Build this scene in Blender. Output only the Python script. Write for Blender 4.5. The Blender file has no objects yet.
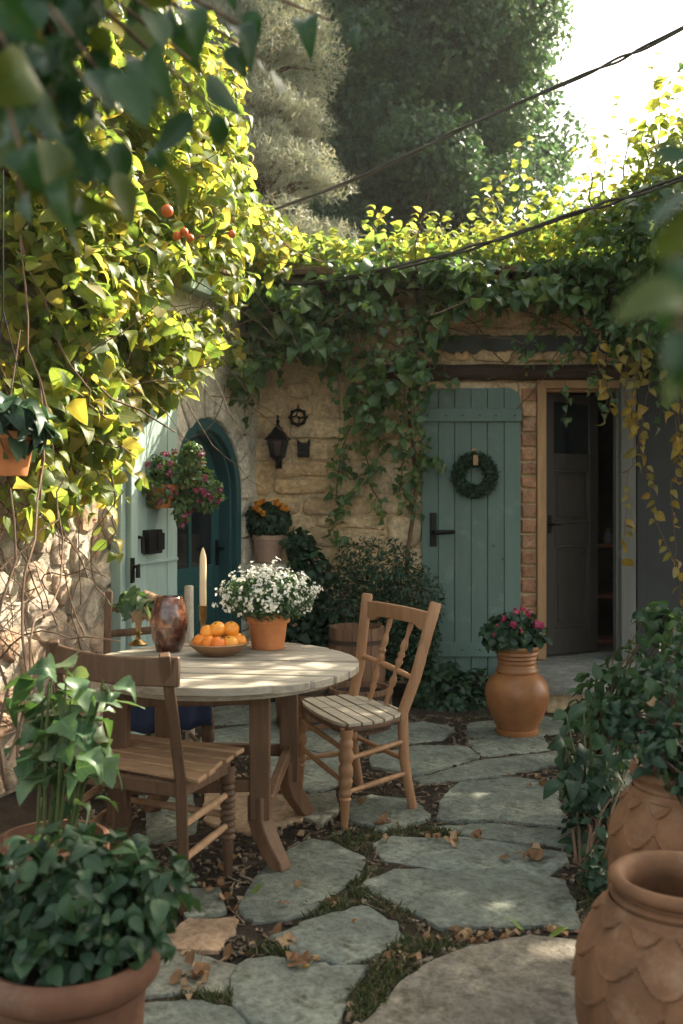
import bpy, math, random
import numpy as np
from mathutils import Vector, Matrix, noise
random.seed(11)
rng = np.random.default_rng(11)
sc = bpy.context.scene
C = sc.collection
PI = math.pi
R = math.radians
# ------------------------------------------------------------------ camera geometry
F, HX, HY, CH = 996.0, 341.5, 492.0, 1.43          # focal length (px), horizon, eye height


def P(X, Y, d):
    return Vector(((X - HX) * d / F, d, CH - (Y - HY) * d / F))


def G(X, Y, z=0.0):
    d = F * (CH - z) / (Y - HY)
    return Vector(((X - HX) * d / F, d, z))


# ------------------------------------------------------------------ mesh helpers
class MB:
    def __init__(self):
        self.v, self.f, self.m, self.mi = [], [], [], 0

    def add(self, vs, fs):
        o = len(self.v)
        self.v.extend([tuple(p) for p in vs])
        for q in fs:
            self.f.append([i + o for i in q])
            self.m.append(self.mi)
        return self

    def box(self, c, s, rot=None, jit=0.0):
        vs = []
        for x in (-.5, .5):
            for y in (-.5, .5):
                for z in (-.5, .5):
                    p = Vector((x * s[0] + random.uniform(-jit, jit), y * s[1] + random.uniform(-jit, jit),
                                z * s[2] + random.uniform(-jit, jit)))
                    if rot is not None:
                        p = rot @ p
                    vs.append(p + Vector(c))
        return self.add(vs, [(0, 1, 3, 2), (4, 6, 7, 5), (0, 4, 5, 1), (2, 3, 7, 6), (0, 2, 6, 4), (1, 5, 7, 3)])

    def beam(self, p0, p1, w, h, up=(0, 0, 1)):
        p0, p1 = Vector(p0), Vector(p1)
        d = (p1 - p0)
        L = d.length
        d.normalize()
        u = Vector(up)
        s = d.cross(u)
        if s.length < 1e-4:
            s = d.cross(Vector((0, 1, 0)))
        s.normalize()
        u = s.cross(d)
        rot = Matrix((d, s, u)).transposed()
        return self.box((p0 + p1) / 2, (L, w, h), rot)

    def tube(self, pts, r, n=8, cap=True, flat=1.0, up=None):
        pts = [Vector(p) for p in pts]
        k = len(pts)
        rs = [r] * k if not hasattr(r, '__len__') else list(r)
        t = [(pts[min(i + 1, k - 1)] - pts[max(i - 1, 0)]).normalized() for i in range(k)]
        a = Vector(up) if up else (Vector((0, 0, 1)) if abs(t[0].z) < .9 else Vector((1, 0, 0)))
        nrm = (a - t[0] * a.dot(t[0])).normalized()
        vs, fs = [], []
        for i in range(k):
            nrm = (nrm - t[i] * nrm.dot(t[i]))
            if nrm.length < 1e-6:
                nrm = t[i].orthogonal()
            nrm.normalize()
            b = t[i].cross(nrm)
            for j in range(n):
                an = 2 * PI * (j + .5) / n
                vs.append(pts[i] + (nrm * math.cos(an) + b * math.sin(an) * flat) * rs[i])
        for i in range(k - 1):
            for j in range(n):
                j2 = (j + 1) % n
                fs.append((i * n + j, i * n + j2, (i + 1) * n + j2, (i + 1) * n + j))
        if cap:
            fs.append(tuple(range(n - 1, -1, -1)))
            fs.append(tuple((k - 1) * n + j for j in range(n)))
        return self.add(vs, fs)

    def lathe(self, prof, c=(0, 0, 0), n=40, p1=None, sx=1.0):
        """prof: (r, z) pairs; with p1 the z of the profile runs 0..1 from c to p1"""
        c = Vector(c)
        if p1 is None:
            ex, ey, ez = Vector((1, 0, 0)), Vector((0, 1, 0)), Vector((0, 0, 1))
        else:
            ez = Vector(p1) - c
            ex = ez.normalized().orthogonal().normalized()
            ey = ez.normalized().cross(ex)
        vs, fs, rings = [], [], []
        for (r, z) in prof:
            if r < 1e-5:
                rings.append([len(vs)])
                vs.append(c + ez * z)
            else:
                rings.append(list(range(len(vs), len(vs) + n)))
                for j in range(n):
                    a = 2 * PI * j / n
                    vs.append(c + ex * r * math.cos(a) * sx + ey * r * math.sin(a) + ez * z)
        for A, B in zip(rings[:-1], rings[1:]):
            for j in range(n):
                j2 = (j + 1) % n
                if len(A) == 1 and len(B) == 1:
                    continue
                if len(A) == 1:
                    fs.append((A[0], B[j2], B[j]))
                elif len(B) == 1:
                    fs.append((A[j], A[j2], B[0]))
                else:
                    fs.append((A[j], A[j2], B[j2], B[j]))
        return self.add(vs, fs)

    def prism(self, poly, f3, h0, h1):
        n = len(poly)
        vs = [f3(u, v, h0) for u, v in poly] + [f3(u, v, h1) for u, v in poly]
        fs = [tuple(range(n - 1, -1, -1)), tuple(range(n, 2 * n))]
        fs += [(i, (i + 1) % n, n + (i + 1) % n, n + i) for i in range(n)]
        return self.add(vs, fs)

    def stone(self, poly, f3, h, base=-.03, edge=.012, bulge=.006, jit=.004):
        """irregular stone: rounded edge, gently uneven face"""
        n = len(poly)
        cx = sum(p[0] for p in poly) / n
        cy = sum(p[1] for p in poly) / n

        def inset(o):
            out = []
            for (u, v) in poly:
                L = math.hypot(cx - u, cy - v) + 1e-6
                k = min(.9, o / L)
                out.append((u + (cx - u) * k, v + (cy - v) * k))
            return out
        tx, ty = random.uniform(-jit, jit) * 2, random.uniform(-jit, jit) * 2
        ext = max(max(abs(p[0] - cx), abs(p[1] - cy)) for p in poly) + 1e-6
        rings = [(inset(0), base, 0), (inset(0), h - edge, .5), (inset(edge * .35), h - edge * .3, 1),
                 (inset(edge * 1.2), h, 1)]
        for k in (.35, .65):
            rings.append(([(u + (cx - u) * k, v + (cy - v) * k) for u, v in inset(edge * 1.2)], h + bulge * k, 1))
        vs, fs = [], []
        for (pl, hh, w) in rings:
            for (u, v) in pl:
                j = random.uniform(-jit, jit) * w + w * (tx * (u - cx) / ext + ty * (v - cy) / ext)
                vs.append(f3(u, v, hh + j))
        vs.append(f3(cx, cy, h + bulge))
        for r in range(len(rings) - 1):
            for i in range(n):
                j = (i + 1) % n
                fs.append((r * n + i, r * n + j, (r + 1) * n + j, (r + 1) * n + i))
        o = (len(rings) - 1) * n
        for i in range(n):
            fs.append((o + i, o + (i + 1) % n, len(vs) - 1))
        return self.add(vs, fs)

    def xf(self, mat):
        self.v = [tuple(mat @ Vector(p)) for p in self.v]
        return self

    def build(self, name, mat, parent=None, smooth=40, bevel=0.0):
        me = bpy.data.meshes.new(name)
        me.from_pydata(self.v, [], self.f)
        mats = mat if isinstance(mat, (list, tuple)) else [mat]
        for q in mats:
            me.materials.append(q)
        if len(mats) > 1:
            me.polygons.foreach_set('material_index', self.m)
        if smooth:
            me.polygons.foreach_set('use_smooth', [True] * len(me.polygons))
            me.set_sharp_from_angle(angle=R(smooth))
        me.update()
        o = bpy.data.objects.new(name, me)
        C.objects.link(o)
        if parent:
            o.parent = parent
        if bevel:
            b = o.modifiers.new('bevel', 'BEVEL')
            b.width = bevel
            b.segments = 2
            b.limit_method = 'ANGLE'
            b.angle_limit = R(35)
        return o


def np_mesh(name, verts, faces_arr, mat, parent=None, smooth=True):
    """verts (N,3) float, faces_arr list of (K,3|4) int arrays"""
    me = bpy.data.meshes.new(name)
    nv = len(verts)
    me.vertices.add(nv)
    me.vertices.foreach_set('co', np.asarray(verts, np.float32).ravel())
    loops, starts, tot = [], [], 0
    for fa in faces_arr:
        if len(fa) == 0:
            continue
        k = fa.shape[1]
        loops.append(fa.ravel())
        starts.append(tot + np.arange(len(fa)) * k)
        tot += fa.size
    loops = np.concatenate(loops)
    starts = np.concatenate(starts)
    me.loops.add(len(loops))
    me.loops.foreach_set('vertex_index', loops.astype(np.int32))
    me.polygons.add(len(starts))
    me.polygons.foreach_set('loop_start', starts.astype(np.int32))
    me.update(calc_edges=True)
    me.polygons.foreach_set('use_smooth', np.full(len(starts), smooth))
    me.materials.append(mat)
    me.validate()
    o = bpy.data.objects.new(name, me)
    C.objects.link(o)
    if parent:
        o.parent = parent
    return o


# ------------------------------------------------------------------ leaves
def leaf_tpl(nl, nw, prof, fold=.12, droop=.18, wave=0.0, petiole=0.0):
    """grid leaf: y along, x across, z up; prof(t) = half width"""
    v = []
    for i in range(nl + 1):
        t = i / nl
        w = max(prof(t), .004)
        for j in range(-nw, nw + 1):
            a = j / nw
            z = fold * abs(a) * w * 2 - droop * t * t - .25 * fold * w * a * a * 3
            if wave:
                z += wave * math.sin(t * 9 + a * 2) * abs(a)
            v.append((a * w, t + petiole, z, abs(a), t))
    q = []
    k = 2 * nw + 1
    for i in range(nl):
        for j in range(2 * nw):
            q.append((i * k + j, i * k + j + 1, (i + 1) * k + j + 1, (i + 1) * k + j))
    return np.array(v), np.array(q)


ovate = lambda t: .34 * (math.sin(PI * min(1, t) ** .72) ** .85 if 0 < t < 1 else 0)
heart = lambda t: (.43 * (1 - t) ** .75 * (1 + .35 * t) * min(1, (t / .10)) ** .5) if t > 0 else .08
lance = lambda t: .20 * (math.sin(PI * t ** .8) if 0 < t < 1 else 0)
roundp = lambda t: .40 * (math.sin(PI * t ** .85) ** .6 if 0 < t < 1 else 0)


def lobed(t):
    if t <= 0:
        return .12
    b = .40 * (1 - t) ** .7
    return b + .15 * math.exp(-((t - .22) / .1) ** 2) + .06 * math.exp(-((t - .55) / .07) ** 2) if t < 1 else 0


T_OV = leaf_tpl(5, 1, ovate, .22, .2)
T_OVH = leaf_tpl(9, 2, ovate, .22, .25, .02)
T_HEART = leaf_tpl(6, 2, heart, .13, .22, .012)
T_HEARTH = leaf_tpl(9, 2, heart, .18, .25, .025)
T_LOBE = leaf_tpl(7, 2, lobed, .12, .22, .012)
T_LOBEH = leaf_tpl(11, 2, lobed, .2, .25, .03)
T_LANCE = leaf_tpl(3, 1, lance, .2, .2)
T_ROUND = leaf_tpl(4, 1, roundp, .15, .15)
T_LOW = (np.array([(0, 0, 0, .5, 0), (.3, .45, .06, 1, .5), (0, 1, -.1, .5, 1), (-.3, .45, .06, 1, .5)]), np.array([(0, 1, 2), (0, 2, 3)]))
T_NEEDLE = (np.array([(-.05, 0, 0, .5, 0), (.05, 0, 0, .5, 0), (.035, 1, -.05, .5, 1), (-.035, 1, -.05, .5, 1)]), np.array([(0, 1, 2, 3)]))


def unit(a):
    return a / np.maximum(np.linalg.norm(a, axis=-1, keepdims=True), 1e-9)


def orient(n, out=None, up=.6, droop=.5, jit=.7, outw=.6):
    """leaf axes: normals lean up and outward, tips droop"""
    o = np.zeros((n, 3)) if out is None else np.broadcast_to(np.asarray(out, float), (n, 3))
    nr = unit(o * outw + np.array([0, 0, up]) + rng.normal(0, jit, (n, 3)))
    d = rng.normal(0, .7, (n, 3)) + o * .4 + np.array([0, 0, -droop])
    d = unit(d - nr * np.sum(d * nr, 1, keepdims=True))
    return d, nr


def variants(tpl, n=3):
    """a few differently curled versions of one leaf"""
    out = []
    for k in range(n):
        v = tpl[0].copy()
        y = v[:, 1].copy()
        v[:, 2] += (.10, -.06, .16)[k] * np.sin(y * PI) - (.0, .16, .05)[k] * y ** 2
        v[:, 0] += (.05, -.06, .0)[k] * np.sin(y * 2.4)
        v[:, 2] *= (1.0, .6, 1.5)[k]
        v[:, 2] += (.12, -.10, .0)[k] * v[:, 0] * y
        out.append((v, tpl[1]))
    return out


def leaves(name, mat, pos, d, nr, size, tpl, parent=None):
    pos = np.asarray(pos, float)
    n = len(pos)
    size = np.broadcast_to(np.asarray(size, float), (n,))
    s = np.cross(d, nr)
    tps = variants(tpl) if len(tpl[0]) > 8 else [tpl]
    pick = rng.integers(0, len(tps), n)
    VV, FF, AA, off_ = [], [], [], 0
    for k, (tv, tf) in enumerate(tps):
        i = np.where(pick == k)[0]
        wd = rng.uniform(.82, 1.15, (len(i), 1, 1))
        V = pos[i, None, :] + size[i, None, None] * (wd * tv[None, :, 0:1] * s[i, None, :] + tv[None, :, 1:2] * d[i, None, :]
                                                     + tv[None, :, 2:3] * nr[i, None, :])
        FF.append((tf[None] + (off_ + np.arange(len(i)) * len(tv))[:, None, None]).reshape(-1, tf.shape[1]))
        VV.append(V.reshape(-1, 3))
        AA.append(np.tile(np.concatenate([tv[:, 3:5], np.zeros((len(tv), 1))], 1), (len(i), 1)))
        off_ += len(i) * len(tv)
    o = np_mesh(name, np.concatenate(VV), [np.concatenate(FF)], mat, parent)
    at = o.data.attributes.new('leaf_uv', 'FLOAT_VECTOR', 'POINT')
    at.data.foreach_set('vector', np.concatenate(AA).astype(np.float32).ravel())
    return o


def blob(c, rad, n, shell=.45):
    """points in an ellipsoid, denser towards the outside; returns points and outward directions"""
    u = unit(rng.normal(0, 1, (n, 3)))
    r = rng.uniform(shell ** 3, 1, (n, 1)) ** (1 / 3)
    return np.asarray(c, float) + u * r * np.asarray(rad, float), u


def walk(p0, d0, L, n=10, wander=.25, grav=0.0):
    p, d = Vector(p0), Vector(d0).normalized()
    out = [p.copy()]
    st = L / n
    for i in range(n):
        d = d + Vector((random.gauss(0, wander), random.gauss(0, wander), random.gauss(0, wander) + grav))
        d.normalize()
        p = p + d * st
        out.append(p.copy())
    return out


def clumps_leaves(cl, per, shell=.3):
    ps, us = [], []
    for (c, r) in cl:
        p, u = blob(c, r, per, shell)
        ps.append(p)
        us.append(u)
    return np.concatenate(ps), np.concatenate(us)


# ------------------------------------------------------------------ polygons
def clip(poly, a, b, c):
    """keep a*u+b*v<=c"""
    out = []
    for i in range(len(poly)):
        p, q = poly[i], poly[(i + 1) % len(poly)]
        dp, dq = a * p[0] + b * p[1] - c, a * q[0] + b * q[1] - c
        if dp <= 0:
            out.append(p)
        if dp * dq < 0:
            t = dp / (dp - dq)
            out.append((p[0] + (q[0] - p[0]) * t, p[1] + (q[1] - p[1]) * t))
    return out


def voronoi(seeds, x0, x1, y0, y1):
    cells = []
    for i, s in enumerate(seeds):
        pl = [(x0, y0), (x1, y0), (x1, y1), (x0, y1)]
        for j, t in enumerate(seeds):
            if i == j or not pl:
                continue
            a, b = t[0] - s[0], t[1] - s[1]
            if a * a + b * b > 4:
                continue
            pl = clip(pl, a, b, (t[0] ** 2 + t[1] ** 2 - s[0] ** 2 - s[1] ** 2) / 2)
        if len(pl) >= 3:
            cells.append(pl)
    return cells


def shrink(pl, g):
    """inset a convex polygon by g with half planes"""
    n = len(pl)
    A = sum(pl[i][0] * pl[(i + 1) % n][1] - pl[(i + 1) % n][0] * pl[i][1] for i in range(n))
    sg = 1 if A > 0 else -1
    out = list(pl)
    for i in range(n):
        p, q = pl[i], pl[(i + 1) % n]
        L = math.hypot(q[0] - p[0], q[1] - p[1])
        if L < 1e-5:
            continue
        a, b = sg * (q[1] - p[1]) / L, -sg * (q[0] - p[0]) / L
        out = clip(out, a, b, a * p[0] + b * p[1] - g)
        if len(out) < 3:
            return []
    return out


def chaikin(pl, k=.25):
    out = []
    n = len(pl)
    for i in range(n):
        p, q = pl[i], pl[(i + 1) % n]
        out.append((p[0] + (q[0] - p[0]) * k, p[1] + (q[1] - p[1]) * k))
        out.append((p[0] + (q[0] - p[0]) * (1 - k), p[1] + (q[1] - p[1]) * (1 - k)))
    return out


def rough(pl, step=.05, j=.006):
    out = []
    n = len(pl)
    for i in range(n):
        p, q = pl[i], pl[(i + 1) % n]
        L = math.hypot(q[0] - p[0], q[1] - p[1])
        m = max(1, int(L / step))
        for k in range(m):
            t = k / m
            out.append((p[0] + (q[0] - p[0]) * t + random.uniform(-j, j), p[1] + (q[1] - p[1]) * t + random.uniform(-j, j)))
    return out


def course_seeds(x0, x1, z0, z1, h, w, jx=.12, jz=.04):
    s = []
    z = z0 + h / 2
    row = 0
    while z < z1 + h / 2:
        x = x0 + (w / 2 if row % 2 else 0) + random.uniform(-.1, .1) * w
        while x < x1 + w / 2:
            s.append((x + random.uniform(-jx, jx) * w, z + random.uniform(-jz, jz)))
            x += w * random.uniform(.75, 1.3)
        z += h
        row += 1
    return s


def inside(p, poly):
    c = False
    n = len(poly)
    for i in range(n):
        a, b = poly[i], poly[(i + 1) % n]
        if (a[1] > p[1]) != (b[1] > p[1]) and p[0] < (b[0] - a[0]) * (p[1] - a[1]) / (b[1] - a[1]) + a[0]:
            c = not c
    return c


# ------------------------------------------------------------------ scene objects
def tag(o, label, cat, group=None, kind=None):
    o['label'] = label
    o['category'] = cat
    if group:
        o['group'] = group
    if kind:
        o['kind'] = kind
    return o


def thing(name, label, cat, loc=(0, 0, 0), rotz=0.0, group=None, kind=None):
    o = bpy.data.objects.new(name, None)
    o.empty_display_size = .1
    C.objects.link(o)
    o.location = loc
    o.rotation_euler = (0, 0, rotz)
    return tag(o, label, cat, group, kind)


# ------------------------------------------------------------------ materials
def new_mat(name):
    m = bpy.data.materials.new(name)
    m.use_nodes = True
    nt = m.node_tree
    b = nt.nodes['Principled BSDF']
    return m, nt, b


def N(nt, t, **kw):
    n = nt.nodes.new(t)
    for k, v in kw.items():
        if k in n.inputs.keys():
            n.inputs[k].default_value = v
        else:
            setattr(n, k, v)
    return n


def ramp(nt, fac, stops, interp='LINEAR'):
    r = nt.nodes.new('ShaderNodeValToRGB')
    r.color_ramp.interpolation = interp
    el = r.color_ramp.elements
    while len(el) > 1:
        el.remove(el[-1])
    el[0].position, el[0].color = stops[0][0], (*stops[0][1], 1)
    for p, c in stops[1:]:
        e = el.new(p)
        e.color = (*c, 1)
    nt.links.new(fac, r.inputs[0])
    return r


def mixc(nt, fac, a, b, mode='MIX'):
    m = nt.nodes.new('ShaderNodeMix')
    m.data_type = 'RGBA'
    m.blend_type = mode
    for k, s in ((0, fac), (6, a), (7, b)):
        if isinstance(s, (int, float)):
            m.inputs[k].default_value = s
        elif isinstance(s, tuple):
            m.inputs[k].default_value = (*s, 1)
        else:
            nt.links.new(s, m.inputs[k])
    return m.outputs[2]


def coords(nt, scale=(1, 1, 1), rot=(0, 0, 0), kind='Object'):
    t = nt.nodes.new('ShaderNodeTexCoord')
    m = nt.nodes.new('ShaderNodeMapping')
    m.inputs['Scale'].default_value = scale
    m.inputs['Rotation'].default_value = rot
    nt.links.new(t.outputs[kind], m.inputs[0])
    return m.outputs[0]


def bump(nt, b, h, strength=.4, dist=.01, prev=None):
    n = nt.nodes.new('ShaderNodeBump')
    n.inputs['Strength'].default_value = strength
    n.inputs['Distance'].default_value = dist
    nt.links.new(h, n.inputs['Height'])
    if prev is not None:
        nt.links.new(prev, n.inputs['Normal'])
    nt.links.new(n.outputs[0], b.inputs['Normal'])
    return n.outputs[0]


def noi(nt, vec, scale, detail=6, rough=.6, dist=0.0):
    n = N(nt, 'ShaderNodeTexNoise')
    n.inputs['Scale'].default_value = scale
    n.inputs['Detail'].default_value = detail
    n.inputs['Roughness'].default_value = rough
    n.inputs['Distortion'].default_value = dist
    nt.links.new(vec, n.inputs['Vector'])
    return n.outputs[0]


def leafmat(name, cols, trans=.45, tint=(1.0, 1.0, .55), gain=1.7, rough=.45, spec=.35, spots=.7):
    m, nt, b = new_mat(name)
    g = N(nt, 'ShaderNodeNewGeometry')
    k = len(cols)
    rp = ramp(nt, g.outputs['Random Per Island'], [(i / k, c) for i, c in enumerate(cols)], 'CONSTANT')
    v = coords(nt)
    nz = noi(nt, v, 9, 3)
    col = mixc(nt, .35, rp.outputs[0], ramp(nt, nz, [(.3, (.45, .5, .4)), (.7, (1.25, 1.2, 1.0))]).outputs[0], 'MULTIPLY')
    # pale midrib and side veins, brown blemishes
    at = N(nt, 'ShaderNodeAttribute')
    at.attribute_name = 'leaf_uv'
    sp = N(nt, 'ShaderNodeSeparateXYZ')
    nt.links.new(at.outputs['Vector'], sp.inputs[0])

    def mth(op, x, y):
        q = N(nt, 'ShaderNodeMath', operation=op)
        for k_, s_ in ((0, x), (1, y)):
            if isinstance(s_, (int, float)):
                q.inputs[k_].default_value = s_
            else:
                nt.links.new(s_, q.inputs[k_])
        return q.outputs[0]
    mid = mth('SUBTRACT', 1.0, mth('MULTIPLY', sp.outputs[0], 11.0))
    fr_ = mth('FRACT', mth('SUBTRACT', mth('MULTIPLY', sp.outputs[1], 6.5), mth('MULTIPLY', sp.outputs[0], 1.6)), 0)
    sv = mth('SUBTRACT', 1.0, mth('MULTIPLY', mth('ABSOLUTE', mth('SUBTRACT', fr_, .5), 0), 12.0))
    vein = mth('MAXIMUM', mth('MAXIMUM', mid, 0.0), mth('MULTIPLY', mth('MAXIMUM', sv, 0.0), .55))
    col = mixc(nt, mth('MULTIPLY', vein, .55), col, (cols[0][0] * 2.0 + .03, cols[0][1] * 1.8 + .03, cols[0][2] * 2.0 + .015))
    nsp = noi(nt, v, 42, 3)
    col = mixc(nt, ramp(nt, nsp, [(.66, (0, 0, 0)), (.72, (spots, spots, spots))]).outputs[0], col, (.13, .085, .03))
    nt.links.new(col, b.inputs['Base Color'])
    b.inputs['Roughness'].default_value = rough
    b.inputs['Specular IOR Level'].default_value = spec
    t = N(nt, 'ShaderNodeBsdfTranslucent')
    tc = mixc(nt, 1.0, col, (tint[0] * gain, tint[1] * gain, tint[2] * gain), 'MULTIPLY')
    nt.links.new(tc, t.inputs['Color'])
    ms = N(nt, 'ShaderNodeMixShader')
    ms.inputs[0].default_value = trans
    nt.links.new(b.outputs[0], ms.inputs[1])
    nt.links.new(t.outputs[0], ms.inputs[2])
    nt.links.new(ms.outputs[0], nt.nodes['Material Output'].inputs[0])
    return m


def woodmat(name, c0, c1, axis='X', scale=6, rough=.65, bstr=.35, spec=.3, worn=None, kind='Object', var=1.0):
    m, nt, b = new_mat(name)
    s = {'X': (.12, 1, 1), 'Y': (1, .12, 1), 'Z': (1, 1, .12)}[axis]
    v = coords(nt, s, kind=kind)
    g = N(nt, 'ShaderNodeNewGeometry')
    sh = N(nt, 'ShaderNodeVectorMath', operation='ADD')
    cm = N(nt, 'ShaderNodeCombineXYZ')
    ml = N(nt, 'ShaderNodeMath', operation='MULTIPLY')
    ml.inputs[1].default_value = 7.0
    nt.links.new(g.outputs['Random Per Island'], ml.inputs[0])
    for i in range(3):
        nt.links.new(ml.outputs[0], cm.inputs[i])
    nt.links.new(v, sh.inputs[0])
    nt.links.new(cm.outputs[0], sh.inputs[1])
    v = sh.outputs[0]
    n1 = noi(nt, v, scale * 4, 8, .65, 1.2)
    n2 = noi(nt, v, scale * .7, 3, .5)
    col = ramp(nt, n1, [(.28, c0), (.72, c1)]).outputs[0]
    col = mixc(nt, .45 * var, col, ramp(nt, n2, [(.3, (.6, .58, .55)), (.7, (1.25, 1.22, 1.2))]).outputs[0], 'MULTIPLY')
    col = mixc(nt, .5 * var, col, ramp(nt, g.outputs['Random Per Island'], [(0, (.72, .7, .68)), (1, (1.25, 1.22, 1.2))]).outputs[0], 'MULTIPLY')
    if worn:
        v2 = coords(nt)
        n3 = noi(nt, v2, worn[1], 8, .7)
        col = mixc(nt, ramp(nt, n3, [(worn[2], (0, 0, 0)), (worn[2] + .08, (1, 1, 1))]).outputs[0], col, worn[0])
    nt.links.new(col, b.inputs['Base Color'])
    b.inputs['Roughness'].default_value = rough
    b.inputs['Specular IOR Level'].default_value = spec
    bump(nt, b, n1, bstr, .004)
    return m


def stonemat(name, cols, mul=1.0, sc1=3.0, bstr=.5, rough=.85, obj_random=False, stain=None, fine=.012):
    """cols: list of base colours chosen per stone"""
    m, nt, b = new_mat(name)
    if obj_random:
        src = N(nt, 'ShaderNodeObjectInfo').outputs['Random']
    else:
        src = N(nt, 'ShaderNodeNewGeometry').outputs['Random Per Island']
    k = len(cols)
    col = ramp(nt, src, [(i / max(1, k - 1) if k > 1 else 0, c) for i, c in enumerate(cols)]).outputs[0]
    v = coords(nt)
    n1 = noi(nt, v, sc1, 10, .65, .3)
    n2 = noi(nt, v, sc1 * 9, 8, .7)
    n4 = noi(nt, v, sc1 * 40, 4, .7)
    col = mixc(nt, .9, col, ramp(nt, n1, [(.32, (.5, .48, .45)), (.5, (1, 1, 1)), (.66, (1.45, 1.4, 1.3))]).outputs[0], 'MULTIPLY')
    col = mixc(nt, .7, col, ramp(nt, n2, [(.34, (.45, .43, .4)), (.52, (1, 1, 1)), (.66, (1.35, 1.35, 1.35))]).outputs[0], 'MULTIPLY')
    if stain:
        n3 = noi(nt, v, stain[1], 8, .7)
        col = mixc(nt, ramp(nt, n3, [(stain[2], (0, 0, 0)), (stain[2] + .14, (1, 1, 1))]).outputs[0], col, stain[0])
    nt.links.new(col, b.inputs['Base Color'])
    b.inputs['Roughness'].default_value = rough
    b.inputs['Specular IOR Level'].default_value = .25
    p = bump(nt, b, n1, bstr, fine * 2)
    p = bump(nt, b, n2, bstr, fine, p)
    bump(nt, b, n4, bstr * .6, fine * .3, p)
    return m


def plainmat(name, col, rough=.5, metal=0.0, spec=.4, var=.3, scale=12, bstr=.15, c2=None, thr=.5):
    m, nt, b = new_mat(name)
    v = coords(nt)
    n1 = noi(nt, v, scale, 8, .65)
    c = mixc(nt, var, col, ramp(nt, n1, [(.3, (.35, .35, .35)), (.7, (1.5, 1.5, 1.5))]).outputs[0], 'MULTIPLY')
    if c2:
        n2 = noi(nt, v, scale * .9, 9, .75)
        c = mixc(nt, ramp(nt, n2, [(thr, (0, 0, 0)), (thr + .15, (1, 1, 1))]).outputs[0], c, c2)
    nt.links.new(c, b.inputs['Base Color'])
    b.inputs['Roughness'].default_value = rough
    b.inputs['Metallic'].default_value = metal
    b.inputs['Specular IOR Level'].default_value = spec
    if bstr:
        bump(nt, b, n1, bstr, .005)
    return m


M = {}
M['vine'] = leafmat('vine_leaf', [(.10, .145, .03), (.15, .175, .03), (.08, .125, .03), (.21, .18, .035), (.11, .16, .035), (.17, .19, .045), (.07, .115, .025), (.13, .17, .035), (.24, .205, .055)], .5, (1.14, 1.08, .72), 2.7, .5, .32)
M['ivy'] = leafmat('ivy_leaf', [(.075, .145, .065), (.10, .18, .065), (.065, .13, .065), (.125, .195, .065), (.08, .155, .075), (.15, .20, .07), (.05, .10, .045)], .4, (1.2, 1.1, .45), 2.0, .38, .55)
M['ivylit'] = leafmat('ivy_sunlit_leaf', [(.14, .165, .035), (.18, .19, .04), (.12, .15, .03), (.20, .185, .05), (.12, .17, .045), (.10, .15, .04)], .55, (1.12, 1.08, .75), 2.4)  # yellower ivy copy: sunlight on the roof growth put into leaf colour
M['potdark'] = leafmat('dense_leaf', [(.020, .055, .026), (.030, .075, .034), (.016, .045, .022), (.045, .095, .045)], .25, (1.1, 1.1, .5), 1.5, .45)
M['dark'] = leafmat('shrub_leaf', [(.025, .06, .035), (.03, .075, .04), (.02, .05, .03), (.04, .085, .04)], .25, (1, 1, .6), 1.4)
M['pot'] = leafmat('pot_leaf', [(.03, .075, .03), (.045, .10, .042), (.024, .06, .026), (.065, .125, .06)], .3, (1.1, 1.1, .5), 1.5, .4)
M['big'] = leafmat('broad_leaf', [(.065, .13, .06), (.11, .18, .10), (.045, .10, .045), (.16, .215, .13)], .33, (1.1, 1.1, .5), 1.5, .42)
M['near'] = leafmat('near_leaf', [(.014, .052, .018), (.018, .062, .022), (.014, .045, .016), (.024, .07, .022), (.06, .09, .014)], .25, (1.2, 1.1, .4), 1.5, .4)
M['yellow'] = leafmat('yellow_leaf', [(.30, .22, .04), (.24, .20, .05), (.20, .19, .06), (.30, .20, .05)], .4, (1.1, 1, .5), 1.4)
M['tree'] = leafmat('tree_leaf', [(.042, .088, .055), (.055, .108, .064), (.038, .080, .055), (.072, .122, .062)], .36, (1.15, 1.12, .65), 2.0, .5, .35, .0)
M['pale'] = leafmat('pale_needle', [(.26, .30, .24), (.31, .35, .28), (.22, .27, .21), (.34, .34, .28)], .3, (1.1, 1, .7), 1.3, .6, .35, .0)
M['grass'] = leafmat('grass_blade', [(.045, .065, .02), (.06, .075, .025), (.04, .06, .02), (.10, .09, .04)], .2)
M['white'] = leafmat('white_petal', [(.72, .72, .66), (.80, .79, .74), (.66, .67, .6)], .3, (1, 1, .95), 1.0, .6)
M['pink'] = leafmat('pink_petal', [(.42, .05, .12), (.50, .09, .18), (.34, .03, .10)], .3, (1, .7, .8), 1.2, .5)
M['mauve'] = leafmat('mauve_petal', [(.38, .09, .17), (.24, .05, .11), (.45, .18, .26), (.30, .04, .09)], .3, (1, .8, .9), 1.2, .5)
M['marigold'] = leafmat('marigold_petal', [(.72, .30, .02), (.80, .38, .03), (.60, .20, .02)], .3, (1, .8, .4), 1.2, .5)
M['twig'] = woodmat('twig_bark', (.08, .05, .032), (.19, .125, .08), 'Z', 12, .85, .4)
M['bark'] = woodmat('trunk_bark', (.05, .035, .025), (.14, .10, .07), 'Z', 8, .9, .8)
M['stem'] = plainmat('green_stem', (.07, .10, .03), .6)
M['tabletop'] = woodmat('weathered_top', (.22, .195, .15), (.47, .435, .355), 'X', 6, .6, .4, .3)
M['tablewood'] = woodmat('table_wood', (.085, .048, .027), (.18, .102, .057), 'Z', 6, .6, .3)
M['oak'] = woodmat('chair_wood_honey', (.24, .125, .06), (.40, .225, .115), 'Z', 5, .5, .2, .4)
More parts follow.
